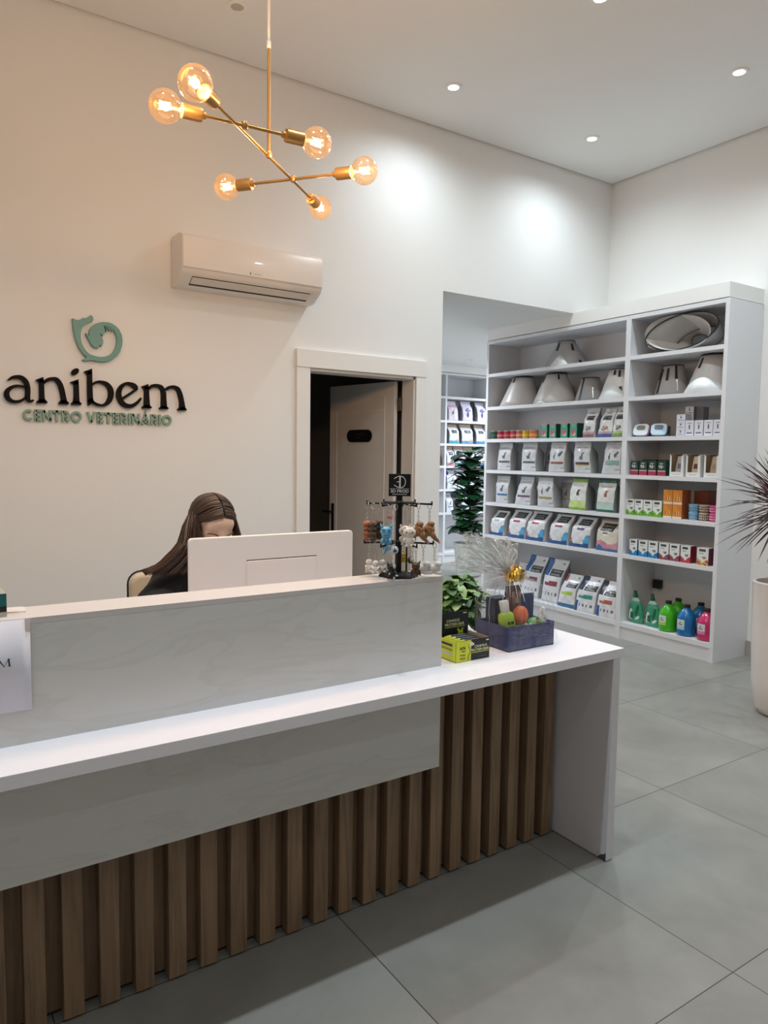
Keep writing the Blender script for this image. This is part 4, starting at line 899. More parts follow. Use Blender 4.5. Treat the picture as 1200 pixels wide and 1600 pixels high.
gadget('rounded white pack with grey window and blue and red edges beside the divider', 3.784, '#e0e4ea', '#7f8680', ('#2a4f9a', '#c23a3f', '#3a62a8'), .135, 6)
gadget('pale blue and white pack with dark window, right of the rounded white pack', 3.615, '#b9d3e2', '#5d6f7c', ('#3d5f7a', '#2c4258', '#6f9ab4'), .125, 20)
carton('medicine_carton', 'orange brown carton behind the two gadget packs', 'carton', None, (XB + .15, 3.735, 1.678), .07, .05, .09, lambda u, v: '#c05a3a' if v > .6 else '#a88a7a', '#8f4a34')
# dark green and red cartons, fourth row right bay
def p_gr(u, v):
    if v < .28: return '#9c2b44'
    if .28 <= v < .34: return '#d0a8ac'
    if ell(u, v, .45, .62, .28, .12): return '#c9c4ba' if (int(u * 24)) % 3 else '#3a4a42'
    if .80 < v < .88 and .25 < u < .7: return '#9fb0a6'
    return '#1c3a30'
for lb, y in (('dark green and crimson carton beside the divider', 3.812), ('dark green and crimson carton, second from the divider', 3.728), ('dark green and crimson carton, third from the divider', 3.643), ('dark green and crimson carton next to the white display boxes', 3.557)):
    carton('treat_carton', lb, 'carton', 'dark green cartons on the fourth shelf of the right bay', (XB + .03, y, 1.368), .072, .085, .115, p_gr, '#1e4034', '#27483c')
for lb, y in (('dark green carton in the back row, seen over the two left cartons', 3.75), ('dark green carton in the back row, seen over the two right cartons', 3.60)):
    carton('treat_carton', lb, 'carton', 'dark green cartons in the back row', (XB + .135, y, 1.368), .12, .085, .125, lambda u, v: '#17352b', '#17352b')
# white open display boxes with packets
def display_box(label, y, plabel, pc, lean):
    t = thing('display_box', label, 'display box', (XB + .028, y, 1.3692), 0, 'white open display boxes')
    Wd = .118; D = .15; Hh = .17; C_ = mat('#dcdcd8', .5); I_ = mat('#a48a6c', .6)
    b = B(); b.box(0, D, Wd / 2 - .003, Wd / 2, 0, Hh, C_); b.box(0, D, -Wd / 2, -Wd / 2 + .003, 0, Hh, C_); b.box(0, D, -Wd / 2 + .003, Wd / 2 - .003, 0, .003, C_); b.box(D - .003, D, -Wd / 2 + .003, Wd / 2 - .003, .003, Hh, I_)
    b.box(.006, D - .003, Wd / 2 - .0036, Wd / 2 - .003, .003, Hh - .002, I_); b.box(.0, .003, -Wd / 2 + .003, Wd / 2 - .003, .003, .034, C_); b.box(0.0, .003, Wd / 2 - .014, Wd / 2 - .003, .034, Hh - .01, C_); b.box(0.0, .003, -Wd / 2 + .003, -Wd / 2 + .020, .034, Hh - .01, C_)
    b.build('tray', t)
    b = B(); b.box(-.0006, 0, -.03, .03, .014, .017, mat('#8f8f8f', .5)); b.build('printed_line', t)
    q = thing('treat_packet', plabel, 'packet', (XB + .030, y + .004, 1.3735), 0, 'packets in the display boxes')
    b = B(); P = []; n = 8
    for j in range(n + 1):
        v = j / n
        for sgn in (0, 1):
            for i in range(6):
                u = i / 5; P.append(((-.006 if sgn == 0 else .006) * sin(pi * min(1, max(.0, v * .9 + .05))) * sin(pi * (.1 + .8 * u)) + .02 + lean[0] * v, .066 * (.5 - u) - .008 + lean[1] * v, .150 * v))
    b.v = P
    for j in range(n):
        for s_ in (0, 1):
            for i in range(5):
                a = j * 12 + s_ * 6 + i; b.f.append((a, a + 1, a + 13, a + 12)); v = (j + .5) / n
                c_ = pc[0] if not (.35 < v < .62) else pc[1] if 1 <= i <= 3 else pc[0]
                b.m.append(b.mi(film(c_ if s_ == 0 else pc[0])))
        for e in (0, 5): a = j * 12 + e; b.f.append((a, a + 6, a + 18, a + 12)); b.m.append(0)
    b.build('packet_body', q, True)
display_box('white open display box next to the dark green cartons', 3.424, 'grey printed packet in the left display box', ('#a9a8a6', '#6d6c6c'), (.015, -.014))
display_box('white open display box in the middle of the three', 3.284, 'cream packet with dark print in the middle display box', ('#c9b69c', '#5c3a32'), (.015, -.012))
display_box('white open display box against the right upright', 3.134, 'tan packet in the right hand display box', ('#b39c80', '#a58a6a'), (.015, -.015))
# fifth row right bay
def p_carton(col, dark, iris='#4d7a4a'):
    def f(u, v):
        if v < .44 - 1.0 * min(u, 1 - u) * .62 and v < .36: return col if (u * 3 + v * 5) % 1.3 < .9 else dark
        if v < .10: return col if u < .55 or u > .72 else '#e2e6e2'
        if .80 < v < .90 and .2 < u < .72: return '#44484a'
        if .66 < v < .70 and .2 < u < .6: return '#a9adac'
        if ell(u, v, .64, .45, .20, .085): return iris if ell(u, v, .64, .45, .1, .06) else '#8e9490'
        return '#dfe1de'
    return f
for lb, y in (('green and white medicine carton beside the divider', 3.8285), ('green and white medicine carton, second from the divider', 3.75), ('green and white medicine carton, third from the divider', 3.662), ('green and white medicine carton next to the orange boxes', 3.575)):
    carton('medicine_carton', lb, 'carton', 'green and white cartons in the fifth row', (XB + .022, y, 1.041), .083, .07, .127, p_carton('#6fae2c', '#4c8a28'), '#5f8f34', '#dfe1de')
def p_orange(u, v):
    if v < .16: return '#e0d2c4'
    if .25 < v < .50 and .25 < u < .8: return '#b06a2a' if int(u * 14) % 3 else '#e0c9a0'
    if .68 < v < .74 and .2 < u < .75: return '#7a4a22'
    return '#d58a2c' if u + v < 1.3 else '#cf7a24'
for lb, y, z in (('orange box lower left of the four', 3.482, 0), ('orange box lower right of the four', 3.398, 0), ('orange box upper left of the four', 3.482, .1105), ('orange box upper right of the four', 3.398, .1105)):
    carton('treat_carton', lb, 'carton', 'orange boxes in the fifth row', (XB + .022, y, 1.0412 + z), .080, .11, .110, p_orange, '#9a5230', '#b06a34')
carton('treat_carton', 'long reddish brown box behind the tubs in the fifth row', 'box', None, (XB + .17, 3.255, 1.041), .20, .15, .215, lambda u, v: '#7a3d2a' if u < .6 else '#5c2a22', '#6a3226', '#7a4030')
def tub(label, y, z, col, dots, lid):
    t = thing('treat_tub', label, 'tub', (XB + .075, y, 1.0422 + z), 0, 'small round tubs in the fifth row')
    b = B(); b.lathe([(.031, 0), (.034, .003), (.037, .050)], mat(col, .4), 24)
    autosmooth(b.build('tub_body', t))
    b = B(); b.lathe([(.039, .0475), (.039, .0575), (.037, .0595)], mat(lid, .4), 24); autosmooth(b.build('lid', t))
    if dots:
        b = B()
        for k in range(14):
            a = pi + (k % 7 - 3) * .42; zz = .016 + .018 * (k // 7); r = .0345 + zz * .06
            b.ball((r * cos(a), r * sin(a), zz), (.0055, .0055, .0055), mat(dots, .5), 6, 4)
        b.build('printed_dots', t)
for lb, y, z, c, d_, l in (('pale blue tub, lower of two, next to the orange boxes', 3.288, 0, '#8db9d6', '#4f7fa8', '#7fb0d2'), ('pale blue tub on top of the other blue tub', 3.288, .060, '#8db9d6', '#4f7fa8', '#7fb0d2'), ('brown patterned tub, lower of two', 3.200, 0, '#7c6a58', '#c9b9a4', '#b7aa98'), ('brown patterned tub on top of the other brown tub', 3.200, .060, '#7c6a58', '#c9b9a4', '#b7aa98'),
        ('pink dotted tub, lower of two, against the right upright', 3.116, 0, '#c23a78', '#e6b4cb', '#cf5a90'), ('pink dotted tub on top of the other pink tub', 3.116, .060, '#c23a78', '#e6b4cb', '#cf5a90')):
    tub(lb, y, z, c, d_, l)
for lb, y, c, dk, ir, sd, w in (('blue and white medicine carton with a cat, nearest the divider', 3.785, '#1d7fb8', '#12649a', '#33393f', '#1c6a9a', .075), ('blue and white medicine carton, second from the divider', 3.692, '#1d7fb8', '#12649a', '#5a6a72', '#1c6a9a', .085), ('blue and white medicine carton next to the maroon ones', 3.598, '#1d7fb8', '#0f5a8a', '#5a6a72', '#155a84', .088),
        ('maroon and white medicine carton next to the blue ones', 3.499, '#8d4f58', '#6a2f40', '#3f5a52', '#7a3646', .088), ('maroon and white medicine carton next to the red one', 3.404, '#8d4f58', '#6a2f40', '#3f5a52', '#7a3646', .087), ('red and white medicine carton with a deep red side', 3.309, '#c23f4a', '#8d2438', '#7a4a44', '#8d1f36', .083), ('orange and purple medicine carton at the right end of the sixth row', 3.165, '#d59a3c', '#7a2a5a', '#b07a3a', '#6a2a44', .093)):
    t = carton('medicine_carton', lb, 'carton', 'white topped cartons in the sixth row', (XB + .022, y, .711), w, .075, .130, p_carton(c, dk, ir), sd, '#dfe1de')

# ---------------------------------------------------------------- bottles
def clear_plastic(h, rough=0.12):
    m = mat(h, rough, 0, .5, .3); return m
def cleaner(label, y):
    t = thing('cleaner_bottle', label, 'bottle', (XB + .105, y, .1432), 0, 'green cleaner bottles')
    G = clear_plastic('#379a76'); n = 28
    prof = [(.0, .066, .026), (.004, .070, .030), (.06, .072, .032), (.11, .068, .032), (.15, .058, .030), (.175, .046, .027)]
    def rings(b, prof, m, sh=lambda z: 0):
        vs = []; fs = []
        for z, ry, rx in prof:
            for k in range(n): a = 2 * pi * k / n; vs.append((rx * cos(a), ry * sin(a) + sh(z), z))
        for i in range(len(prof) - 1):
            for k in range(n): k2 = (k + 1) % n; fs.append((i * n + k, i * n + k2, (i + 1) * n + k2, (i + 1) * n + k))
        fs.append(tuple(range(n))[::-1]); fs.append(tuple(range((len(prof) - 1) * n, len(prof) * n))); b.add(vs, fs, m)
    sh = lambda z: .018 * z / .2
    b = B(); rings(b, prof, G, sh); b.build('bottle_body', t, True)
    b = B(); rings(b, [(.175, .046, .027), (.19, .036, .022), (.203, .022, .018), (.21, .017, .017)], mat('#a9c9bd', .2), sh); o = b.build('shoulder', t, True); o['label'] = 'pale clear shoulder'
    b = B(); rings(b, [(.208, .018, .018), (.232, .018, .018), (.236, .014, .014), (.262, .013, .013)], mat('#0f5a44', .4), sh); o = autosmooth(b.build('cap', t)); o['label'] = 'dark green cap'
    b = B(); mx = face_mx((-.031, .012, .0))
    b.poly([(.014, .055), (.03, .10), (.036, .15), (.026, .155), (.012, .12), (.0, .075)], .005, face_mx((-.029, .0, 0)), mat('#0f6a4a', .3)); o = b.build('grip_recess', t); o['label'] = 'darker grip recess'
    b = B(); arc = [(-.052, .03), (-.024, .03), (-.022, .10), (-.03, .115), (-.042, .115), (-.050, .09)]; b.poly(arc, .004, face_mx((-.029, 0, 0)), mat('#d9e4de', .4)); b.poly([(.005, .03), (.03, .034), (.048, .05), (.045, .066), (.028, .060), (.008, .045)], .004, face_mx((-.029, 0, 0)), mat('#cfe0d6', .4))
    b.poly([(-.040, .036), (-.012, .036), (-.012, .092), (-.038, .088)], .005, face_mx((-.029, 0, 0)), mat('#15644a', .4)); b.build('front_label', t)
cleaner('green cleaner bottle with a handle beside the divider', 3.785); cleaner('green cleaner bottle with a handle next to the lime jug', 3.62)
def jug(label, x, y, col, capc, lblc, lab=True):
    t = thing('shampoo_jug', label, 'bottle', (XB + x, y, .1432), 0, 'coloured gallon jugs on the bottom shelf')
    m = clear_plastic(col); b = B()
    b.lathe([(.055, 0), (.066, .004), (.069, .02), (.066, .035), (.069, .05), (.069, .135), (.066, .15), (.052, .178), (.030, .205), (.021, .214), (.021, .222)], m, 32); autosmooth(b.build('jug_body', t), 60)
    b = B(); b.lathe([(.025, .216), (.025, .236), (.022, .239)], mat(capc, .45), 24); autosmooth(b.build('cap', t))
    b = B(); vs = []
    for i in range(13):
        a = pi - .62 + 1.0 * i / 12 + .55 * (0)
        for z in (.05, .128): vs.append((.0698 * cos(a), .0698 * sin(a), z))
    b.add(vs, [(2 * i, 2 * i + 1, 2 * i + 3, 2 * i + 2) for i in range(12)], mat('#d5d8d6', .5))
    vs = []
    for i in range(13):
        a = pi - .62 + 1.0 * i / 12
        for z in (.05, .074): vs.append((.0702 * cos(a), .0702 * sin(a), z))
    b.add(vs, [(2 * i, 2 * i + 1, 2 * i + 3, 2 * i + 2) for i in range(12)], mat(lblc, .5))
    vs = []
    for i in range(9):
        a = pi - .40 + .56 * i / 8
        for z in (.088, .094): vs.append((.0703 * cos(a), .0703 * sin(a), z))
    b.add(vs, [(2 * i, 2 * i + 1, 2 * i + 3, 2 * i + 2) for i in range(8)], mat('#3a3c3e', .5))
    a = pi - .12; b.ball((.0698 * cos(a), .0698 * sin(a), .106), (.002, .006, .006), mat('#3a3c3e', .5), 8, 6)
    b.build('front_label', t)
jug('lime green jug standing in front', .085, 3.478, '#3fae12', '#1c2420', '#a9cf5a')
jug('lime green jug standing behind the front lime one', .245, 3.500, '#46b414', '#1c2420', '#a9cf5a')
jug('blue jug standing in front', .08, 3.312, '#0a6aa8', '#1a1e22', '#9fc4e4')
jug('blue jug standing behind the front blue one', .245, 3.300, '#0c6a9c', '#1a1e22', '#9fc4e4')
jug('magenta jug against the right upright', .08, 3.140, '#c22a68', '#20181c', '#dd7fa8')
ot = thing('power_outlet', 'black power outlet box on the back board above the green bottles', 'outlet', (XR - .019, 3.815, .435))
b = B(); b.box(-.045, 0, -.036, .036, -.037, .037, BLACK); b.build('outlet_body', ot, bevel=.004)
b = B(); b.box(-.055, -.045, -.03, .01, -.02, .03, mat('#1e2126', .35)); b.box(-.051, -.045, .018, .032, -.025, .02, mat('#24272c', .35)); b.build('plug', ot, bevel=.003)

# ---------------------------------------------------------------- computer and chair
mon = thing('desktop_computer', 'silver white all in one computer seen from behind on the desk', 'computer', (1.045, 2.24, .741))
SIL = mat('#f4ece6', 0.42)
b = B(); pts = []
Wm, z0m, z1m = .302, .135, .487
def rrect(w0, w1, h0, h1, r, n=6):
    o = []
    for cx, cy, a0 in ((w1 - r, h1 - r, 0), (w0 + r, h1 - r, 90), (w0 + r, h0 + r, 180), (w1 - r, h0 + r, 270)):
        for k in range(n + 1): a = radians(a0 + 90 * k / n); o.append((cx + r * cos(a), cy + r * sin(a)))
    return o
b.poly(rrect(-Wm, Wm, z0m, z1m, .012), .020, face_my((0, .02, 0)), SIL); b.build('rear_shell', mon, bevel=.003)
b = B(); b.poly(rrect(-Wm + .01, Wm - .01, z0m + .01, z1m - .01, .008), .0015, Matrix.Translation((0, .0202, 0)) @ Matrix(((-1, 0, 0, 0), (0, 0, 1, 0), (0, 1, 0, 0), (0, 0, 0, 1))), mat('#16181c', .15)); o = b.build('screen', mon); o['label'] = 'dark front screen'
b = B(); b.poly(rrect(-.108, .152, .16, .4025, .006), .0035, face_my((0, 0, 0)), SIL); o = b.build('port_cover', mon, bevel=.0015); o['label'] = 'rectangular port cover on the back'
b = B(); b.poly([(-.109, .4025), (.153, .4025), (.153, .406), (-.109, .406)], .0006, face_my((0, 0, 0)), mat('#5d5048', .6)); b.build('cover_gap', mon)
b = B(); b.box(-.03, .07, -.012, .004, .006, .30, SIL); b.box(-.11, .15, -.05, .14, 0, .008, SIL); b.build('stand', mon, bevel=.002)

oc = thing('office_chair', 'beige upholstered office chair behind the seated person', 'chair', (1.03, 2.98, 0), radians(-8))
BEI = mat('#d3c1a6', 0.6, bump=.1, bscale=300)
b = B(); b.poly(rrect(-.25, .25, -.24, .24, .08), .06, Matrix.Translation((0, 0, .37)), BEI); b.build('seat', oc, bevel=.02, seg=3)
b = B(); b.poly(rrect(-.258, .258, .52, .965, .055), .055, face_my((0, .275, 0)), BEI); b.build('backrest', oc, bevel=.018, seg=3)
b = B(); b.tube([(x, .285, z) for x, z in rrect(-.260, .260, .517, .967, .056) + [rrect(-.260, .260, .517, .967, .056)[0]]], .0045, mat('#3b3632', .4, .5), 8); o = b.build('backrest_frame', oc, True); o['label'] = 'dark metal frame'
b = B(); b.tube([(0, .29, .56), (0, .31, .45), (0, .22, .365), (0, 0, .36)], .018, CHROME, 8); b.build('back_support', oc, True)
b = B(); b.lathe([(.028, .10), (.028, .37)], CHROME, 16); b.build('gas_column', oc, True)
for k in range(5):
    a = 2 * pi * k / 5; b = B(); b.tube([(0, 0, .11), (.27 * cos(a), .27 * sin(a), .075)], .022, CHROME, 8, .014); lg = b.build('base_leg', oc, True)
    b = B(); b.lathe([(.027, -.012), (.027, .012)], BLACK, 14, Matrix.Translation((.27 * cos(a), .27 * sin(a), .028)) @ Matrix.Rotation(a, 4, 'Z') @ Matrix.Rotation(pi / 2, 4, 'X')); b.tube([(.27 * cos(a), .27 * sin(a), .075), (.27 * cos(a), .27 * sin(a), .03)], .006, BLACK, 6); b.build('caster', lg, True)

# ---------------------------------------------------------------- seated person
SKIN = mat('#e6c4ad', 0.5, spec=.35); HAIR = mat('#3d2b1f', 0.38, spec=.5, var=.0); CLOTH = mat('#16171b', 0.75)
PO = Vector((1.03, 2.95, 0))
per = thing('person', 'person with long brown hair and black top seated behind the computer, looking down', 'person', PO)
def R3(p): return Vector(p) - PO
HC = Vector((1.003, 2.745, 1.212)); Fw = Vector((.10, -.84, -.50)).normalized(); Rt = Fw.cross(Vector((0, 0, 1))).normalized(); Up = Rt.cross(Fw)
# Rt is the person's right seen from behind the face: image left is -X
HM = Matrix((Rt, Fw, Up)).transposed()
def H(r, f, u): return HC + HM @ Vector((r, f, u)) - PO
def chain(b, pts, m, n=14):
    """overlapping tapered limbs: pts = (x, y, z, radius)"""
    for i in range(len(pts) - 1):
        p = Vector(pts[i][:3]); q = Vector(pts[i + 1][:3]); L = (q - p).length; k = max(2, int(L / (0.45 * min(pts[i][3], pts[i + 1][3])))); k = min(k, 14)
        for j in range(k + 1): t = j / k; b.ball(p.lerp(q, t), pts[i][3] * (1 - t) + pts[i + 1][3] * t, m, n, 9)
def rel(l): return [tuple(R3(p[:3])) + (p[3],) for p in l]
b = B(); b.mi(SKIN)
# head: skull, face, jaw, nose, ears, neck
def eb(r, f, u, rr, rot=None): b.ball(H(r, f, u), rr, SKIN, 20, 14, HM)
eb(0, -.012, .030, (.073, .092, .082)); eb(0, .018, .0, (.066, .074, .085)); eb(0, .030, -.045, (.056, .058, .062)); eb(0, .052, -.083, (.030, .034, .026)); eb(0, .050, .040, (.060, .032, .050))
eb(0, .095, -.028, (.0125, .018, .015)); eb(0, .090, -.008, (.0095, .014, .024)); eb(.012, .086, -.032, (.009, .011, .009)); eb(-.012, .086, -.032, (.009, .011, .009))
eb(0, .082, -.060, (.024, .012, .008)); eb(.035, .068, .012, (.022, .012, .008)); eb(-.035, .068, .012, (.022, .012, .008)); eb(.038, .060, -.03, (.022, .018, .02)); eb(-.038, .060, -.03, (.022, .018, .02))
for s_ in (1, -1): eb(.072 * s_, -.010, -.010, (.010, .018, .030))
nk = R3((1.03, 2.845, 1.06))
chain(b, [tuple(H(0, -.025, -.07)) + (.050,), tuple(nk) + (.054,)], SKIN)
# trunk
for p, r in (((1.03, 2.86, 1.00), (.16, .085, .07)), ((1.03, 2.885, .93), (.165, .10, .10)), ((1.03, 2.92, .82), (.15, .105, .12)), ((1.03, 2.955, .70), (.135, .10, .12)), ((1.03, 2.975, .58), (.155, .115, .12)), ((1.03, 2.975, .52), (.165, .13, .075))):
    b.ball(R3(p), r, SKIN, 20, 12)
armL = [(.865, 2.86, 1.005, .058), (.80, 2.80, .905, .050), (.775, 2.735, .815, .043), (.83, 2.62, .795, .037), (.905, 2.50, .776, .026)]
armR = [(1.195, 2.86, 1.005, .058), (1.265, 2.80, .905, .050), (1.285, 2.735, .815, .043), (1.235, 2.62, .795, .037), (1.16, 2.50, .776, .026)]
for arm in (armL, armR): chain(b, rel(arm), SKIN)
for s_, arm in ((1, armL), (-1, armR)):
    wx, wy = arm[-1][0], arm[-1][1]; d = Vector((.14 * s_, -1, 0)).normalized(); sd = Vector((d.y, -d.x, 0)) * -1
    b.ball(R3((wx, wy, .770)) + d * .045, (.036, .046, .016), SKIN, 14, 9)
    for k, (off, L_) in enumerate(((-.028, .066), (-.009, .076), (.010, .072), (.028, .056))):
        p0 = R3((wx, wy, .772)) + d * .075 + sd * off; p1 = p0 + d * L_ * .5 + Vector((0, 0, .006)); p2 = p0 + d * L_ + Vector((0, 0, -.014)); chain(b, [tuple(p0) + (.0095,), tuple(p1) + (.0088,), tuple(p2) + (.0075,)], SKIN, 10)
    tb = R3((wx, wy, .766)) + d * .03 + sd * (.030 * s_); te = tb + d * .045 + sd * (.024 * s_); chain(b, [tuple(tb) + (.0115,), tuple((tb + te) / 2) + (.0105,), tuple(te) + (.0085,)], SKIN, 10)
for s_ in (-1, 1):
    chain(b, rel([(1.03 + .085 * s_, 2.95, .535, .088), (1.03 + .115 * s_, 2.56, .545, .062), (1.03 + .115 * s_, 2.55, .50, .058), (1.03 + .11 * s_, 2.60, .30, .050), (1.03 + .11 * s_, 2.64, .09, .036)]), SKIN)
    b.ball(R3((1.03 + .115 * s_, 2.57, .040)), (.042, .115, .038), SKIN, 14, 9)
body = b.build('body', per, True)
rm = body.modifiers.new('one_skin', 'REMESH'); rm.mode = 'VOXEL'; rm.voxel_size = 0.0055; rm.use_smooth_shade = True
sm = body.modifiers.new('soften', 'SMOOTH'); sm.factor = .5; sm.iterations = 4
# clothing: a black top over trunk and upper arms, dark trousers and shoes
b = B()
for p, r in (((1.03, 2.86, 1.005), (.178, .100, .072)), ((1.03, 2.885, .93), (.185, .115, .11)), ((1.03, 2.92, .82), (.172, .122, .13)), ((1.03, 2.955, .70), (.158, .117, .13)), ((1.03, 2.975, .58), (.175, .13, .10))):
    b.ball(R3(p), r, CLOTH, 22, 12)
b.ball(R3((1.03, 2.85, 1.055)), (.085, .075, .035), CLOTH, 18, 10)
chain(b, rel([(.875, 2.86, 1.005, .072), (.815, 2.80, .930, .074), (.772, 2.75, .862, .082), (.762, 2.735, .835, .080)]), CLOTH)
chain(b, rel([(.90, 2.86, 1.00, .072), (.775, 2.765, .925, .066), (.745, 2.755, .885, .058)]), CLOTH)
chain(b, rel([(1.185, 2.86, 1.005, .072), (1.245, 2.80, .930, .074), (1.285, 2.75, .862, .080), (1.293, 2.735, .835, .080)]), CLOTH)
sh_ = b.build('black_top', per, True); rm = sh_.modifiers.new('one_cloth', 'REMESH'); rm.mode = 'VOXEL'; rm.voxel_size = 0.007; rm.use_smooth_shade = True
sm = sh_.modifiers.new('soften', 'SMOOTH'); sm.factor = .5; sm.iterations = 5
b = B(); TRO = mat('#22242b', .8)
b.ball(R3((1.03, 2.975, .535)), (.180, .142, .085), TRO, 20, 12)
for s_ in (-1, 1):
    chain(b, rel([(1.03 + .085 * s_, 2.95, .540, .096), (1.03 + .115 * s_, 2.56, .550, .071), (1.03 + .115 * s_, 2.548, .50, .068), (1.03 + .11 * s_, 2.60, .30, .062), (1.03 + .11 * s_, 2.64, .12, .050)]), TRO)
tr_ = b.build('trousers', per, True); rm = tr_.modifiers.new('one_cloth', 'REMESH'); rm.mode = 'VOXEL'; rm.voxel_size = 0.009; rm.use_smooth_shade = True
for s_ in (-1, 1):
    b = B(); b.ball(R3((1.03 + .115 * s_, 2.565, .045)), (.047, .125, .044), mat('#e0ddd8', .5), 18, 10); b.build('shoe', per, True)
# face details
for s_ in (1, -1):
    b = B(); b.tube([H(.018 * s_, .0935, .018), H(.033 * s_, .0895, .0265), H(.047 * s_, .077, .023), H(.055 * s_, .066, .016)], [.0022, .0030, .0026, .0012], mat('#4a3223', .6), 6); b.build('eyebrow', per, True)
    b = B(); b.ball(H(.033 * s_, .080, .004), (.013, .006, .0075), SKIN, 14, 8, HM); b.tube([H(.021 * s_, .0855, .0), H(.033 * s_, .0875, -.003), H(.046 * s_, .078, .0005)], .0016, mat('#2e2019', .6), 6); b.build('lowered_eyelid', per, True)
b = B(); b.tube([H(-.022, .086, -.060), H(0, .094, -.0595), H(.022, .086, -.060)], [.002, .004, .002], mat('#b5716a', .45), 8); b.build('mouth', per, True)
# hair: cap over the skull plus long straight locks from a centre part
b = B()
random.seed(11)
def scalp(th, ph, k=1.0):      # th: angle from the part plane out to the side, ph: along the head front to back
    r, f, u = .084 * k, .106 * k, .100 * k
    return (r * sin(th), -.014 + f * cos(th) * sin(ph), .022 + u * cos(th) * cos(ph))
vs = []; fs = []; NT, NP = 26, 26
for i in range(NT + 1):
    th = -1.62 + 3.24 * i / NT
    for j in range(NP + 1):
        lim = .83 + .24 * min(1.3, abs(th))
        ph = -2.3 + (2.3 + lim) * j / NP; vs.append(H(*scalp(th, ph, .985)))
for i in range(NT):
    for j in range(NP): a = i * (NP + 1) + j; fs.append((a, a + 1, a + NP + 2, a + NP + 1))
b.add(vs, fs, HAIR)
HA = [HAIR, mat('#493425', .36), mat('#33241a', .4), mat('#573f2a', .36)]
for s_ in (-1, 1):
    N_ = 210 if s_ > 0 else 130
    for q in range(N_):
        ph = random.uniform(-1.9, .86); m = HA[0] if random.random() < .5 else random.choice(HA); pts = []; k = random.uniform(.99, 1.035)
        thm = 1.30 - .22 * random.random()
        for i in range(7):
            th = .03 + thm * i / 6
            php = ph + (.20 if ph > .4 else -.05) * (i / 6) ** 1.2
            pts.append(H(*scalp(th * s_, php, k + .012 * sin(pi * i / 6))))
        e = pts[-1]; rad = [.0030] * 7
        if s_ > 0:       # the fall on the picture's left lies over the shoulder
            w = min(1, max(0, .42 - ph * .42 + random.uniform(-.28, .28))); g = random.uniform(-1, 1)
            p1 = R3((.948 - .082 * w, 2.715 + .035 * g, 1.152)); p2 = R3((.935 - .112 * w, 2.722 + .035 * g, 1.104)); p3 = R3((.922 - .137 * w, 2.735 + .03 * g, 1.070)); p4 = R3((.905 - .172 * w, 2.745 + .03 * g, 1.036 + .012 * w + .006 * g))
            tail = [e.lerp(p1, .5) + Vector((-.005, -.004, .006)), p1, p2, p3, p4]
        else:
            w = random.uniform(0, 1); g = random.uniform(-1, 1)
            tail = [e.lerp(R3((1.088 + .014 * w, 2.70 + .03 * g, 1.10)), .45) + Vector((.006, -.008, 0)), R3((1.090 + .014 * w, 2.70 + .03 * g, 1.10)), R3((1.105 + .02 * w, 2.74 + .03 * g, 1.0)), R3((1.10 + .03 * w, 2.755 + .03 * g, .92))]
        pts += tail; rad += [.0040, .0046, .0048, .0042, .0014][:len(tail)] if len(tail) == 5 else [.004, .004, .0035, .0015]
        # smooth the path
        P = []
        for i in range(len(pts) - 1):
            a_, b_, c_, d_ = pts[max(0, i - 1)], pts[i], pts[i + 1], pts[min(len(pts) - 1, i + 2)]
            for t in (0, .5): P.append((0.5 * ((2 * b_) + (c_ - a_) * t + (2 * a_ - 5 * b_ + 4 * c_ - d_) * t * t + (3 * b_ - a_ - 3 * c_ + d_) * t ** 3), rad[i] * (1 - t) + rad[i + 1] * t))
        P.append((pts[-1], rad[-1])); b.tube([p for p, _ in P], [r for _, r in P], m, 5)
hr = b.build('long_brown_hair', per, True); hr['label'] = 'long straight brown hair with a centre part'

# ---------------------------------------------------------------- potted plants
def leaf(b, base, d, up, L, Wd, m, bend=.3, n=6, cup=.12):
    d = d.normalized(); s_ = d.cross(up)
    if s_.length < 1e-3: s_ = d.cross(Vector((1, 0, 0)))
    s_.normalize(); nrm = s_.cross(d).normalized(); vs = []; fs = []
    for i in range(n + 1):
        t = i / n; c = base + d * (L * t) - Vector((0, 0, 1)) * (bend * L * t * t); w = Wd * sin(pi * min(1, t * .92 + .06)) ** .8 / 2
        if i == n: w = Wd * .02
        vs += [c - s_ * w + nrm * (cup * w), c - nrm * 0.0, c + s_ * w + nrm * (cup * w)]
    for i in range(n): a = 3 * i; fs += [(a, a + 1, a + 4, a + 3), (a + 1, a + 2, a + 5, a + 4)]
    b.add(vs, fs, m)
random.seed(5)
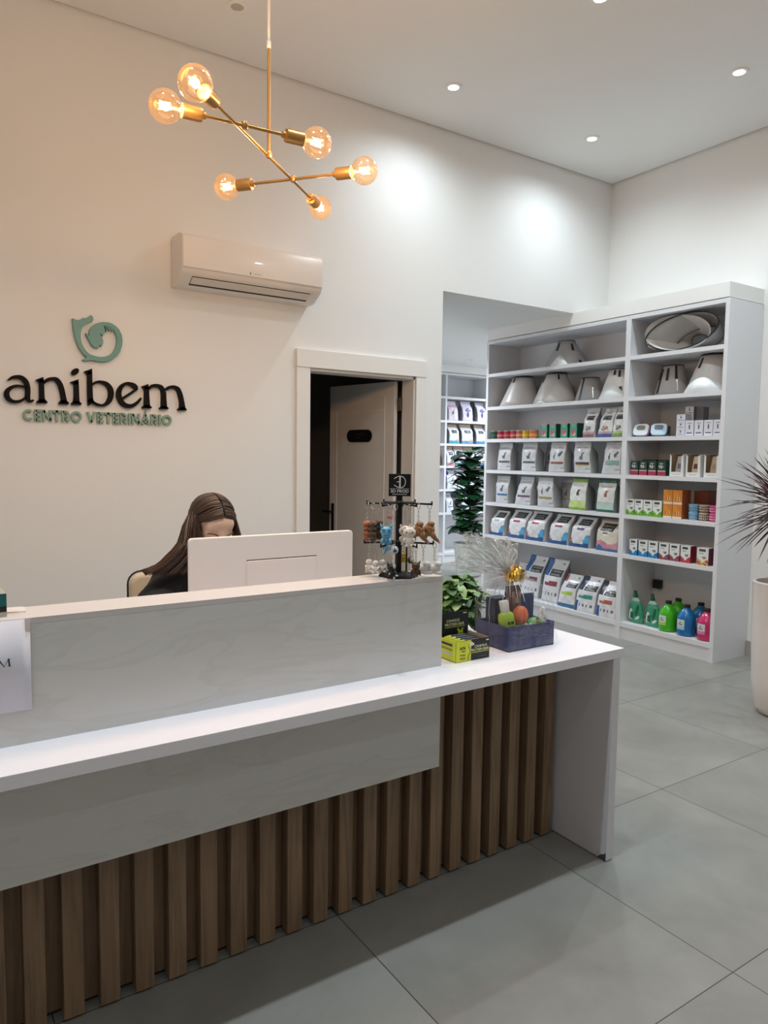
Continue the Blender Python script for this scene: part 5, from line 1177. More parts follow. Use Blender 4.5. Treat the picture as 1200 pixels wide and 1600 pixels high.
# leafy plant on the desk
dp = thing('potted_plant', 'leafy green plant in a white pot on the desk worktop', 'potted plant', (1.745, 2.150, .806))
b = B(); b.lathe([(.0, .0), (.042, 0), (.046, .004), (.055, .085), (.052, .087), (.049, .075), (.0, .075)], mat('#e6e3dc', .35), 32, cap=False); autosmooth(b.build('pot', dp))
b = B(); b.lathe([(.0495, .020), (.0505, .026)], mat('#2a2a2a', .5), 32, Matrix.Scale(1.01, 4), False); o = b.build('dark_stripe', dp, True)
b = B(); b.lathe([(0, .074), (.049, .074)], mat('#3a2b20', .9), 20, cap=False); b.build('soil', dp)
GL = [mat('#55843f', .38), mat('#416c33', .4), mat('#76a056', .38), mat('#96b676', .4), mat('#345b2b', .42)]
b = B()
for k in range(330):
    a = random.uniform(0, 2 * pi); el = math.asin(random.uniform(-.55, 1)); rr = random.uniform(.55, 1.0)
    c = Vector((.118 * rr * cos(el) * cos(a) + .022, .085 * rr * cos(el) * sin(a), .152 + .088 * rr * sin(el)))
    if c.z < .08 and c.x * c.x + c.y * c.y < .0034: continue
    d = Vector((cos(a), sin(a), random.uniform(-.5, .6))) + Vector((random.uniform(-.5, .5), random.uniform(-.5, .5), 0))
    leaf(b, c - d.normalized() * .02, d, Vector((0, 0, 1)), random.uniform(.040, .056), random.uniform(.030, .040), random.choice(GL), random.uniform(.1, .5), 6, .05)
for k in range(40):
    a = random.uniform(-.3, .9) - pi / 2; c = Vector((.055 + .03 * random.random(), -.035 + .02 * random.random(), .12)) ; d = Vector((cos(a) * .5, sin(a) * .6, -1)); leaf(b, c + Vector((0, 0, -.05 * random.random())), d, Vector((0, -1, .3)), random.uniform(.045, .06), .034, random.choice(GL), .1)
o = b.build('foliage', dp, True); o['label'] = 'dense oval green leaves'
b = B()
for k in range(14):
    a = 2 * pi * k / 14; b.tube([(0.012 * cos(a), .012 * sin(a), .07), (.035 * cos(a), .03 * sin(a), .12), (.06 * cos(a), .055 * sin(a), .16)], .002, mat('#5f7a3e', .5), 5)
b.build('stems', dp, True)
# fig in the hall
fg = thing('potted_fig', 'tall dark green fig tree in a pale planter in the hall', 'potted plant', (5.90, 6.98, 0))
b = B(); b.lathe([(0, 0), (.135, 0), (.15, .01), (.185, .40), (.19, .415), (.175, .415), (.165, .38), (0, .38)], mat('#d3dad4', .4), 36, cap=False); autosmooth(b.build('planter', fg))
b = B(); b.lathe([(0, .381), (.166, .381)], mat('#3a2c22', .9), 24, cap=False); b.build('soil', fg)
b = B(); b.tube([(0, 0, .38), (.015, 0, .8), (-.01, .01, 1.2), (.01, 0, 1.55)], .016, mat('#5b4632', .8), 10, .008); b.build('trunk', fg, True)
FG = [mat('#1e4a2c', .35), mat('#173c24', .38), mat('#2a5a34', .35)]
b = B()
for k in range(165):
    z = .47 + 1.09 * (k / 165) + random.uniform(-.03, .03); a = k * 2.4 + random.uniform(-.4, .4); d = Vector((cos(a), sin(a), random.uniform(-.1, .8))); c = Vector((.02 * cos(a), .02 * sin(a), z))
    leaf(b, c + d.normalized() * .03, d, Vector((0, 0, 1)), random.uniform(.18, .29), random.uniform(.14, .20), random.choice(FG), random.uniform(.15, .5), 7)
o = b.build('foliage', fg, True); o['label'] = 'large dark green fig leaves'
# red dracaena on the right
dr = thing('potted_dracaena', 'spiky dark red dracaena in a tall white planter at the right edge', 'potted plant', (4.280, 2.205, 0))
b = B(); b.lathe([(0, 0), (.085, 0), (.105, .006), (.128, .05), (.150, .20), (.163, .50), (.168, .765), (.172, .787), (.165, .795), (.150, .791), (.146, .765), (.143, .735), (0, .735)], mat('#e7e2df', .28, coat=.2), 48, cap=False); autosmooth(b.build('planter', dr), 50)
b = B(); b.lathe([(0, .737), (.145, .737)], mat('#2e2620', .95, bump=.5, bscale=120), 24, cap=False); b.build('soil', dr)
b = B(); b.tube([(-.02, 0, .735), (-.03, .005, .95), (-.015, 0, 1.14), (0, 0, 1.25)], .012, mat('#4f4438', .8), 10, .011); b.build('trunk', dr, True)
DR = [mat('#4a2a30', .4), mat('#3a2226', .42), mat('#5c323a', .4), mat('#473236', .42), mat('#6a3a40', .4)]
b = B(); random.seed(21)
for k in range(230):
    a = random.uniform(0, 2 * pi); el = random.uniform(-.75, 1.45); d = Vector((cos(a) * cos(el), sin(a) * cos(el), sin(el))); L = random.uniform(.28, .46) * (1.0 if el > -.2 else .95)
    leaf(b, Vector((0, 0, 1.22 + random.uniform(-.05, .06))) + d * .015, d, Vector((0, 0, 1)), L, random.uniform(.013, .022), random.choice(DR), random.uniform(.02, .22), 7, .5)
o = b.build('foliage', dr, True); o['label'] = 'narrow dark red blades'

# ---------------------------------------------------------------- bar carton on the worktop
NAVY = mat('#14245c', 0.4); LIME = mat('#d6de30', 0.45); INKB = mat('#15171a', 0.42)
WTZ = .8055
dc = thing('bar_display_carton', 'lime and black open display carton with a raised back panel on the worktop', 'display carton', (1.599, 1.856, WTZ))
CW, CD, CHh = .149, .118, .072
def mxf(x, y, z): return face_my((x, y, z))
b = B()
b.box(-CW / 2, CW / 2, 0, .002, 0, CHh, INKB); b.box(-CW / 2 + .0003, -CW / 2 + .066, -.0006, 0, 0.0003, CHh - .0003, LIME)
b.box(-CW / 2, -CW / 2 + .002, .002, CD, 0, CHh, LIME); b.box(CW / 2 - .002, CW / 2, .002, CD, 0, CHh, mat('#a89a84', .6)); b.box(-CW / 2, CW / 2, .002, CD, 0, .002, LIME)
b.build('tray', dc)
b = B(); b.box(-CW / 2, CW / 2, CD - .002, CD, 0, .145, INKB); o = b.build('back_panel', dc); o['label'] = 'black raised back panel'
YW_ = mat('#dfe6b8', .5); LG = mat('#b9cc3a', .5); DKG = mat('#2c300f', .5)
b = B()
b.text('CANNIUS', mxf(.034, -.0009, .047), YW_, w=.056, h=.0085, fat=.02); b.text('PROTEIN BAR', mxf(.030, -.0009, .035), YW_, w=.082, h=.0095, fat=.02); b.box(-.006, .070, -.0009, -.0003, .0255, .0275, LG)
b.text('30%', mxf(-.046, -.0012, .047), DKG, w=.026, h=.010, fat=.03)
for z in (.037, .024, .012):
    for q in range(2): b.box(-.050, -.034, -.0012, -.0009, z - .0035 * q, z - .0035 * q + .0016, DKG)
    if z < .03: b.ball((-.054, -.001, z), (.0028, .0006, .0028), DKG, 8, 6)
b.box(.022, .058, -.0009, -.0003, .009, .0105, mat('#5a5f50', .5)); b.box(.058, .070, -.0009, -.0003, .062, .066, YW_)
b.build('front_print', dc)
b = B()      # small dog outline between the lime and black fields
for c_, r_ in (((-.008, .058), (.008, .007)), ((-.001, .056), (.006, .0045)), ((-.014, .056), (.004, .008))): b.ball((c_[0], -.0008, c_[1]), (r_[0], .0009, r_[1]), mat('#e3e6cf', .5), 14, 8)
b.stroke([(-.017, .060, .0012), (-.019, .048, .0016), (-.012, .034, .0016), (-.020, .018, .0016), (-.022, .002, .0016)], .0008, mxf(0, -.0006, 0), INKB)
b.build('dog_print', dc)
b = B(); mb = mxf(0, CD - .0024, 0)
b.text('CANNIUS', mxf(.004, CD - .0024, .114), YW_, w=.060, h=.010, fat=.02); b.text('PROTEIN BAR', mxf(.012, CD - .0024, .100), YW_, w=.088, h=.011, fat=.02); b.box(-.03, .058, CD - .0024, CD - .002, .0895, .0915, LG); b.box(.050, .066, CD - .0024, CD - .002, .135, .139, YW_)
for q in ([(.028, .058), (.034, .058), (.034, .066), (.044, .066), (.044, .058), (.050, .058), (.050, .078), (.054, .082), (.048, .084), (.042, .076), (.034, .076), (.032, .084), (.024, .083), (.024, .077), (.028, .074)],): b.poly(q, .0004, mb, LG)
b.ball((-.062, CD - .002, .118), (.014, .0008, .018), LG, 16, 8)
b.build('back_print', dc)
b = B()
for k in range(3): b.box(-CW / 2 - .0006, -CW / 2, .02, .10, .052 - .016 * k, .060 - .016 * k, INKB if k == 0 else mat('#8f9c22', .5) if k == 1 else mat('#d9cdb9', .5))
b.build('side_print', dc)
for k in range(4):
    t = thing('protein_bar', ('black and lime bar at the front of the open display carton', 'black and lime bar behind the front one in the display carton', 'black and lime bar in front of the rearmost in the display carton', 'black and lime bar nearest the raised back panel of the carton')[k], 'snack bar', (1.600 - .0005 * k, 1.874 + .024 * k, WTZ + .003), 0, 'protein bars in the display carton')
    b = B(); n = 10; P = []
    for i in range(n + 1):
        u = i / n; e = sin(pi * min(1, max(0, u * 1.0))) ** .35
        for a in range(10): an = 2 * pi * a / 10; P.append((-.062 + .124 * u, .0095 * e * cos(an) + .0006, .036 + (.034 * (.75 + .25 * e)) * sin(an)))
    b.v = P
    for i in range(n):
        for a in range(10): a2 = (a + 1) % 10; b.f.append((i * 10 + a, (i + 1) * 10 + a, (i + 1) * 10 + a2, i * 10 + a2)); b.m.append(b.mi(mat('#b9c32c', .35) if i < 3 else mat('#17181b', .3)))
    b.f += [tuple(range(10)), tuple(range(n * 10, n * 10 + 10))]; b.m += [0, 0]; b.build('wrapper', t, True)

# ---------------------------------------------------------------- gift tray and what lies in it
tx, ty = 1.886, 1.952
gt = thing('gift_tray', 'navy blue cardboard gift tray standing on the worktop', 'gift tray', (tx, ty, WTZ))
b = B(); hw, hd, th = .114, .087, .0025
for (x0, x1, y0, y1) in ((-hw, hw, -hd, -hd + th), (-hw, hw, hd - th, hd), (-hw, -hw + th, -hd + th, hd - th), (hw - th, hw, -hd + th, hd - th)): b.box(x0, x1, y0, y1, 0, .086, NAVY)
b.box(-hw, hw, -hd, hd, 0, .003, NAVY); b.build('tray_body', gt)
b = B()
for (x0, x1, y0, y1) in ((-hw, hw, -hd, -hd + .006), (-hw, hw, hd - .006, hd), (-hw, -hw + .006, -hd, hd), (hw - .006, hw, -hd, hd)): b.box(x0, x1, y0, y1, .086, .088, mat('#2a3866', .4))
b.build('folded_rim', gt)
b = B(); b.box(.035, .078, -hd - .0006, -hd, .040, .043, mat('#34467c', .4)); b.build('faint_print', gt)
o = thing('navy_box', 'tall navy box standing at the back right of the gift tray', 'box', (1.932, 1.983, WTZ + .004), radians(-6))
b = B(); b.box(-.042, .042, -.036, .036, 0, .180, mat('#2a3d6a', .4)); b.build('box_body', o, bevel=.0015)
b = B(); b.box(-.0425, .0425, -.0365, .0365, .180, .183, mat('#b9c4d2', .3)); q = b.build('lid_top', o); q['label'] = 'pale shiny lid top'
o = thing('navy_box', 'dark navy box standing at the back left of the gift tray', 'box', (1.826, 1.985, WTZ + .004), radians(4))
b = B(); b.box(-.038, .034, -.025, .025, 0, .172, mat('#1a2342', .5)); b.build('box_body', o, bevel=.0015)
b = B(); b.box(-.038, .034, -.0258, -.025, .10, .104, mat('#33406a', .4)); b.build('edge_fold', o)
bo = thing('shampoo_bottle', 'lime green bottle with white cap leaning in the gift tray', 'bottle', (1.822, 1.906, WTZ + .008)); bo.rotation_euler = (radians(-6), radians(-9), radians(-20))
b = B()
def rr_loft(b, secs, m, n=24):
    vs = []; fs = []
    for z, w, d in secs:
        for k in range(n): a = 2 * pi * k / n; vs.append((w * math.copysign(abs(cos(a)) ** .6, cos(a)), d * math.copysign(abs(sin(a)) ** .6, sin(a)), z))
    for i in range(len(secs) - 1):
        for k in range(n): k2 = (k + 1) % n; fs.append((i * n + k, i * n + k2, (i + 1) * n + k2, (i + 1) * n + k))
    fs += [tuple(range(n))[::-1], tuple(range((len(secs) - 1) * n, len(secs) * n))]; b.add(vs, fs, m)
rr_loft(b, [(0, .026, .015), (.003, .029, .017), (.10, .030, .017), (.118, .027, .016), (.126, .016, .013)], mat('#a9c93f', .35)); b.build('bottle_body', bo, True)
b = B(); rr_loft(b, [(.124, .016, .014), (.165, .0165, .0145), (.168, .015, .013)], mat('#f0efe8', .35)); q = b.build('cap', bo, True); q['label'] = 'white flip cap'
b = B(); b.box(-.003, .006, -.0178, -.017, .080, .090, DKG); b.box(.009, .020, -.0178, -.017, .080, .090, DKG); b.box(-.006, .022, -.0176, -.017, .068, .072, DKG); b.build('front_label', bo)
ob = thing('orange_toy', 'orange ridged ball toy in the middle of the gift tray', 'toy', (1.862, 1.901, WTZ + .118))
b = B(); b.ball((0, 0, 0), (.026, .026, .033), mat('#c8643a', .5, bump=.4, bscale=160), 24, 16); b.build('ball_body', ob, True)
b = B()
for k in range(9):
    a = 2 * pi * k / 9; b.tube([(.0265 * sin(t) * cos(a), .0265 * sin(t) * sin(a), .0335 * cos(t)) for t in [.3 + 2.5 * i / 8 for i in range(9)]], .0022, mat('#d9784a', .5), 5)
b.build('ridges', ob, True)
gb = thing('green_toy', 'green and brown patterned toy at the front right of the gift tray', 'toy', (1.938, 1.905, WTZ + .068))
b = B(); b.ball((0, 0, 0), (.044, .030, .034), mat('#5f9a52', .45, var=.25, bscale=45), 26, 16); b.build('toy_body', gb, True)
b = B()
for a, t, r in ((-1.7, 1.0, .010), (-1.1, 1.3, .008), (-2.3, 1.25, .009), (-1.5, .5, .008)): b.ball((.044 * sin(t) * cos(a), .030 * sin(t) * sin(a), .034 * cos(t)), (r, r * .6, r), mat('#8a6a3a', .5), 10, 8)
b.build('brown_spots', gb, True)
bb = thing('treat_bag', 'brown treat bag with pale print behind the orange toy', 'packet', (1.862, 1.942, WTZ + .006))
b = B(); n = 10; P = []
for j in range(n + 1):
    v = j / n
    for s_ in (-1, 1):
        for i in range(7): u = i / 6; P.append((.074 * (u - .5), s_ * .014 * sin(pi * u) * sin(pi * min(1, .08 + v * .95)) + .002 * s_, .215 * v))
b.v = P
for j in range(n):
    for s_ in (0, 1):
        for i in range(6): a = j * 14 + s_ * 7 + i; b.f.append((a, a + 1, a + 15, a + 14)); b.m.append(b.mi(mat(('#5a3f38', '#7d5a50', '#a8837a')[(i * 3 + j * 2 + (i * j) % 3) % 3] if .35 < j / n < .9 else '#4e3630', .4)))
b.build('bag_body', bb, True)
tp = thing('tissue_paper', 'pale green tissue paper folded over the front edge of the tray', 'paper', (1.880, 1.888, WTZ + .05))
b = B(); P = []
for j in range(7):
    for i in range(9): P.append((-.045 + .09 * i / 8, -.016 + .04 * j / 6, .030 + .010 * sin(i * 1.7 + j) + .008 * cos(j * 1.3 + i * .6) - .001 * (i - 4) ** 2))
b.v = P; b.mi(mat('#c9d6b4', .6))
for j in range(6):
    for i in range(8): a = j * 9 + i; b.f.append((a, a + 1, a + 10, a + 9)); b.m.append(0)
q = b.build('folded_sheet', tp, True); q.modifiers.new('thickness', 'SOLIDIFY').thickness = .0006
ws = thing('white_treat_pouch', 'crumpled white pouch at the right end of the gift tray', 'packet', (1.978, 1.905, WTZ + .045))
b = B(); random.seed(3); P = []
for j in range(9):
    for i in range(14):
        a = 2 * pi * i / 14; k = j / 8; r = (.020 + .006 * sin(a * 3 + j)) * (1 - .55 * k ** 2) + random.uniform(-.002, .002); P.append((r * cos(a), r * .8 * sin(a), .088 * k + .004 * sin(a * 2)))
b.v = P; b.mi(mat('#e6e8e8', .35))
for j in range(8):
    for i in range(14): i2 = (i + 1) % 14; b.f.append((j * 14 + i, j * 14 + i2, (j + 1) * 14 + i2, (j + 1) * 14 + i)); b.m.append(0)
b.f.append(tuple(range(14))[::-1]); b.m.append(0); b.f.append(tuple(range(8 * 14, 9 * 14))); b.m.append(0); b.build('pouch_body', ws)

# clear wrapping gathered by a gold bow
CELLO = thin_clear('clear_wrapping_film', (0.992, 0.995, 1.0), 0.20, 0.030, 0.06, 0.6, (0.92, 0.94, 0.95))
CELLO2 = thin_clear('clear_draped_film', (0.995, 0.997, 1.0), 0.085, 0.004, 0.04, 0.45, (0.92, 0.94, 0.95))
CREASE_GLINT = mat('#f6fafc', .12, coat=.6)  # opaque white: bright streaks of light along the film's folds, put into the colour
G0 = Vector((1.853, 1.948, 1.066))
cw = thing('clear_gift_wrap', 'clear crinkled gift wrapping over the tray tied with a gold bow', 'gift wrap', G0)
random.seed(9)
b = B(); NA, NR = 120, 16
amp = [random.uniform(.5, 1) for _ in range(NA)]
for j in range(NR + 1):
    t = j / NR
    for i in range(NA):
        a = 2 * pi * i / NA; ca, sa = cos(a), sin(a)
        hx, hy = .126, .099
        sq = 1 / max(abs(ca) ** 10 + abs(sa) ** 10, 1e-9) ** .1
        if t < .55:
            q = t / .55; e = sin(q * pi / 2) ** .72; rad = .10 + .90 * e; z = 1.060 - (1.060 - .915) * (q ** 1.7)
        else:
            q = (t - .55) / .45; rad = 1.0 + .015 * sin(q * 9); z = .915 - (.915 - .812) * q
        cx = G0.x + (tx - G0.x) * min(1, t * 1.8); cy = G0.y + (ty - G0.y) * min(1, t * 1.8)
        cr = 1 + (.07 if t < .55 else .03) * sin(i * pi * .5 + amp[i] * 1.2) * (1 - .6 * t) * amp[i] + .02 * sin(5 * a + 8 * t) * t
        if t >= .55: cr = max(cr, 1.0) + (.12 * max(0, sin(7 * a)) ** 4 * ((t - .55) / .45) ** 2)
        b.v.append((cx + hx * sq * ca * rad * cr - G0.x, cy + hy * sq * sa * rad * cr - G0.y, z - G0.z))
b.mi(CELLO2)
for j in range(NR):
    for i in range(NA): i2 = (i + 1) % NA; b.f.append((j * NA + i, j * NA + i2, (j + 1) * NA + i2, (j + 1) * NA + i)); b.m.append(0)
SK_ = list(b.v); q = b.build('wrap_skirt', cw); q['label'] = 'clear film draped over the tray'
b = B(); b.mi(CELLO)
RIM = [(1.585, -.03, 1.104), (1.60, -.05, 1.135), (1.612, -.02, 1.172), (1.632, .015, 1.214), (1.675, .03, 1.226), (1.715, .0, 1.213), (1.765, -.03, 1.204), (1.81, -.02, 1.199), (1.862, .0, 1.190), (1.872, .03, 1.150), (1.845, .05, 1.185), (1.79, .06, 1.20), (1.73, .055, 1.205), (1.68, .06, 1.19), (1.635, .05, 1.165), (1.61, .03, 1.13), (1.59, .0, 1.11)]
M_ = len(RIM) - 1; K = 7; NT = 10; rows = []
for s_ in range(M_ * K + 1):
    i = min(s_ // K, M_ - 1); f = s_ / K - i
    p = [RIM[max(i - 1, 0)], RIM[i], RIM[i + 1], RIM[min(i + 2, M_)]]
    R_ = Vector([0.5 * (2 * p[1][c] + (p[2][c] - p[0][c]) * f + (2 * p[0][c] - 5 * p[1][c] + 4 * p[2][c] - p[3][c]) * f * f + (3 * p[1][c] - p[0][c] - 3 * p[2][c] + p[3][c]) * f ** 3) for c in range(3)])
    R_ = Vector((R_.x, 1.948 + R_.y, R_.z)); d = R_ - G0; ln = d.length
    side = d.cross(Vector((0, 1, 0))).normalized(); zz = (.012 if s_ % 2 else -.012) * random.uniform(.4, 1.2)
    for t_ in range(NT + 1):
        t = .05 + .95 * t_ / NT; pt = d * t * (1 + (.03 * random.uniform(-1, 1) if t_ == NT else 0)) + Vector((0, 1, 0)) * (zz * t ** .8) + side * (zz * .4 * t) + Vector((0, .02 * sin(9 * t + s_ * .7) * t, .006 * sin(12 * t + s_)))
        b.v.append(pt)
for s_ in range(M_ * K):
    for t_ in range(NT): a = s_ * (NT + 1) + t_; b.f.append((a, a + 1, a + NT + 2, a + NT + 1)); b.m.append(0)
FV = list(b.v); q = b.build('wrap_fan', cw); q['label'] = 'clear film fanned out above the bow'
b = B()  # thin white tubes along the creases, standing in for glints on the film
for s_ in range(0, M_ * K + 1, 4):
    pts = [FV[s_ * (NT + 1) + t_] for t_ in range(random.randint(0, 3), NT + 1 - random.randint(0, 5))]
    if len(pts) > 2: b.tube(pts, [random.choice((.0004, .0010, .0019)) + .0006 * (1 - i / len(pts)) for i in range(len(pts))], CREASE_GLINT, 5)
b.tube([FV[s_ * (NT + 1) + NT] for s_ in range(M_ * K + 1)], .0006, CREASE_GLINT, 5)
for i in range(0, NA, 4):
    j0 = random.choice((0, 0, 0, 2, 5)); j1 = random.choice((4, 5, 6, 7, 8, 9, 11)); pts = [SK_[j * NA + i] for j in range(j0, max(j1, j0 + 3))]; b.tube(pts, random.choice((.0003, .0006, .0012)), CREASE_GLINT, 5)
q = b.build('crease_glints', cw, True); q['label'] = 'white film creases with painted highlights'
b = B(); GOLD = mat('#e0ae3c', .28, .55); GOLD2 = mat('#f4d980', .3, .35)
random.seed(4)
for k in range(46):
    a = random.uniform(0, 2 * pi); el = random.uniform(-.5, 1.2); d = Vector((cos(a) * cos(el), sin(a) * cos(el) * .8 - .25, sin(el) * .8)).normalized(); L = random.uniform(.026, .048); s_ = d.cross(Vector((.3, .2, 1))).normalized(); vs = []
    for i in range(9):
        t = i / 8; r = L * sin(pi * t); o_ = d * r + s_.cross(d) * (L * .42 * sin(2 * pi * t)); vs += [o_ - s_ * .0035, o_ + s_ * .0035]
    b.add([v + Vector((.008, -.016, -.003)) for v in vs], [(2 * i, 2 * i + 1, 2 * i + 3, 2 * i + 2) for i in range(8)], GOLD if k % 3 else GOLD2)
q = b.build('gold_bow', cw, True); q['label'] = 'shiny gold ribbon bow'
b = B(); b.torus(Matrix.Translation((0, 0, -.004)), .013, .004, GOLD, 20, 8); q = b.build('ribbon_tie', cw, True)

# ---------------------------------------------------------------- key ring stand on the bar
KS = Vector((1.332, 1.925, 1.1075)); KA = radians(-34.6)
ks = thing('keyring_stand', 'black two tier keyring stand with a square sign on the bar end', 'display stand', KS, KA)
SB = mat('#0b0c0e', .55, spec=.3)
b = B(); b.lathe([(0, 0), (.064, 0), (.066, .004), (.060, .010), (.016, .014), (.0, .014)], SB, 6, Matrix.Rotation(radians(10), 4, 'Z')); b.build('base', ks, bevel=.001)
b = B(); b.lathe([(.0098, .012), (.0098, .268)], SB, 20); autosmooth(b.build('pole', ks))
LEN = {1: .105, 0: .112}; AZ = {1: .2365, 0: .1085}
def arm_tip(tier, deg, k=1.0): a = radians(deg); return Vector((LEN[tier] * k * cos(a), LEN[tier] * k * sin(a), AZ[tier]))
for tier in (1, 0):
    for deg in range(0, 360, 60):
        b = B(); p = arm_tip(tier, deg); b.tube([Vector((0, 0, AZ[tier] + .004)), p], .0032, SB, 8); b.tube([p - Vector((0, 0, .003)), p + Vector((0, 0, .010))], .0028, SB, 8); b.build('arm', ks, True)
for q_ in (1, 0): b = B(); b.lathe([(.013, AZ[q_] - .008), (.013, AZ[q_] + .010)], SB, 20); b.build('hub', ks, True)
b = B(); b.tube([(.026, .030, .012), (.026, .030, .120)], .0028, SB, 8); b.build('support_rod', ks, True)
sg = B(); sg.box(-.0355, .0355, -.0125, -.0095, .262, .334, SB); sg = sg.build('square_sign', ks, bevel=.001); sg['label'] = 'square black sign'
b = B(); SILV = mat('#f2f2ef', .4); mS = mxf(0, -.0128, 0)
b.stroke([(-.018, .318, .0018), (-.012, .3225, .0018), (-.003, .3265, .0018), (-.0005, .327, .0018)], .0004, mS, SILV); b.stroke([(-.018, .2985, .0018), (-.012, .294, .0018), (-.003, .290, .0018), (-.0005, .2895, .0018)], .0004, mS, SILV)
b.poly([(-.0095, .3075), (-.002, .3075), (-.002, .3095), (-.0095, .3095)], .0004, mS, SILV); b.poly([(-.0015, .289), (.0003, .289), (.0003, .3275), (-.0015, .3275)], .0004, mS, SILV); b.poly([(.0012, .289), (.0030, .289), (.0030, .3275), (.0012, .3275)], .0004, mS, SILV)
b.stroke([(.002, .3265, .0018), (.010, .3245, .0018), (.0165, .317, .0018), (.0185, .308, .0018), (.0165, .299, .0018), (.010, .2915, .0018), (.002, .2895, .0018)], .0004, mS, SILV)
b.box(-.032, .031, -.0129, -.0125, .2860, .2867, SILV); b.text('3D PROD', mxf(0, -.0129, .2785), SILV, w=.058, h=.0095); [b.box(-.0235 + .004 * q_, -.0207 + .004 * q_, -.0129, -.0125, .2668, .2700, mat('#a9a9a6', .4)) for q_ in range(12)]
b.build('sign_lettering', sg)
RK = Matrix.Rotation(KA, 3, 'Z')
def keyring(label, cat, tier, lx, ly, ztop_fig, fig, sc=1.0, grp='keyrings on the stand'):
    """lx, ly: hanging spot in the stand's frame; figure's top at ztop_fig above the bar"""
    P = KS + RK @ Vector((lx, ly, ztop_fig)); t = thing('keyring', label, 'keyring', P, KA, grp)
    top = AZ[tier] - ztop_fig
    b = B(); b.torus(Matrix.Translation((0, 0, top - .006)) @ Matrix.Rotation(math.atan2(ly, lx) - pi / 2 + .6, 4, 'Z') @ Matrix.Rotation(pi / 2, 4, 'X'), .0095, .0011, CHROME, 20, 6); b.build('split_ring', t, True)
    b = B(); z0, z1 = .001, top - .0155; n = max(2, int((z1 - z0) / .0058)); st = (z1 - z0) / n
    for i in range(n):
        b.torus(Matrix.Translation((0, 0, z0 + st * (i + .5))) @ Matrix.Rotation(pi / 2 * (i % 2), 4, 'Z') @ Matrix.Rotation(pi / 2, 4, 'X') @ Matrix.Scale(1.35, 4, (0, 1, 0)), .0028, .0008, CHROME, 10, 5)
    b.build('chain', t, True)
    n0 = len(t.children); fig(t)
    for c in t.children:
        if sc != 1 and not c.name.startswith(('split_ring', 'chain')): c.scale = (sc, sc, sc)
    return t
def f_beads(c, c2, n=4):
    def f(t):
        b = B(); h = .058
        for k in range(n):
            z = -.008 - k * (h - .008) / n; b.ball((0, 0, z - .003), (.0115 - .0008 * k, .0105, .0088), mat(c if k % 2 == 0 else c2, .5), 14, 9); b.ball((-.006, -.007, z - .004), (.004, .004, .0035), mat(c2, .5), 8, 6); b.ball((.006, -.007, z - .004), (.004, .004, .0035), mat(c2, .5), 8, 6)
        b.build('jointed_figure', t, True)
    return f
def f_blue(t):
    m = mat('#6fb3d9', .4); m2 = mat('#2d6f9f', .4); b = B()
    b.ball((0, 0, -.018), (.019, .014, .016), m, 18, 12); b.ball((.002, .002, -.043), (.014, .012, .018), m, 16, 10); b.ball((.004, .004, -.066), (.009, .009, .014), m, 14, 9)
    b.tube([(.004, .004, -.07), (-.004, 0, -.085), (-.010, -.004, -.095)], .006, m, 8, .0015)
    for s_ in (-1, 1): b.tube([(.012 * s_, 0, -.008), (.019 * s_, -.001, .006)], .006, m, 8, .001); b.tube([(.010 * s_, -.006, -.04), (.015 * s_, -.011, -.055)], .0048, m, 8, .003); b.tube([(.007 * s_, -.004, -.062), (.011 * s_, -.008, -.074)], .0045, m, 8, .003)
    b.build('creature_body', t, True)
    b = B()
    for s_ in (-1, 1): b.tube([(.003 * s_, -.0138, -.013), (.009 * s_, -.0135, -.010), (.015 * s_, -.011, -.014)], .0016, m2, 6); b.ball((.008 * s_, -.0125, -.019), (.0035, .002, .003), m2, 8, 6)
    b.tube([(-.012, -.009, -.035), (0, -.0125, -.038), (.012, -.009, -.035)], .0015, m2, 6); b.tube([(-.010, -.009, -.047), (0, -.0115, -.050), (.012, -.008, -.047)], .0015, m2, 6); b.build('dark_markings', t, True)
def f_coral(t):
    b = B(); m = mat('#c9707a', .5)
    for k in range(9): a = 2 * pi * k / 9; b.tube([(0, 0, -.006), (.011 * cos(a), .008 * sin(a), -.006 + .008 * sin(a * 2))], .003, m, 6, .0012)
    b.ball((0, 0, -.007), (.006, .005, .006), m, 10, 8); b.build('coral_charm', t, True)
def f_eye(t):
    b = B(); b.ball((0, 0, -.014), .0135, mat('#d5d6dc', .25), 18, 12); b.build('ball', t, True)
    b = B(); b.ball((.002, -.0105, -.015), (.007, .0045, .007), mat('#7c8fae', .3), 14, 8); b.ball((.002, -.0135, -.015), (.0042, .003, .0042), BLACK, 12, 8); b.build('iris', t, True)
def f_cat(t):
    m = mat('#e6ded4', .5); b = B(); b.ball((0, 0, -.018), (.0205, .014, .0165), m, 20, 12); b.ball((0, .002, -.045), (.0165, .012, .018), m, 16, 10)
    for s_ in (-1, 1): b.tube([(.012 * s_, 0, -.008), (.016 * s_, 0, .003)], .0055, m, 8, .0012); b.ball((.015 * s_, -.006, -.043), (.0045, .0045, .007), m, 8, 6); b.ball((.008 * s_, -.006, -.060), (.0055, .007, .005), m, 8, 6)
    b.build('cat_body', t, True)
    b = B()
    for s_ in (-1, 1): b.ball((.009 * s_, -.0125, -.018), (.0026, .0016, .0026), BLACK, 8, 6)
    b.ball((0, -.0140, -.021), (.0016, .001, .0012), BLACK, 6, 5); b.build('face', t, True)
    b = B()
    for s_ in (-1, 1): b.ball((.0125 * s_, -.0095, -.0235), (.003, .002, .0018), mat('#d99a94', .5), 8, 6)
    b.build('cheeks', t, True)
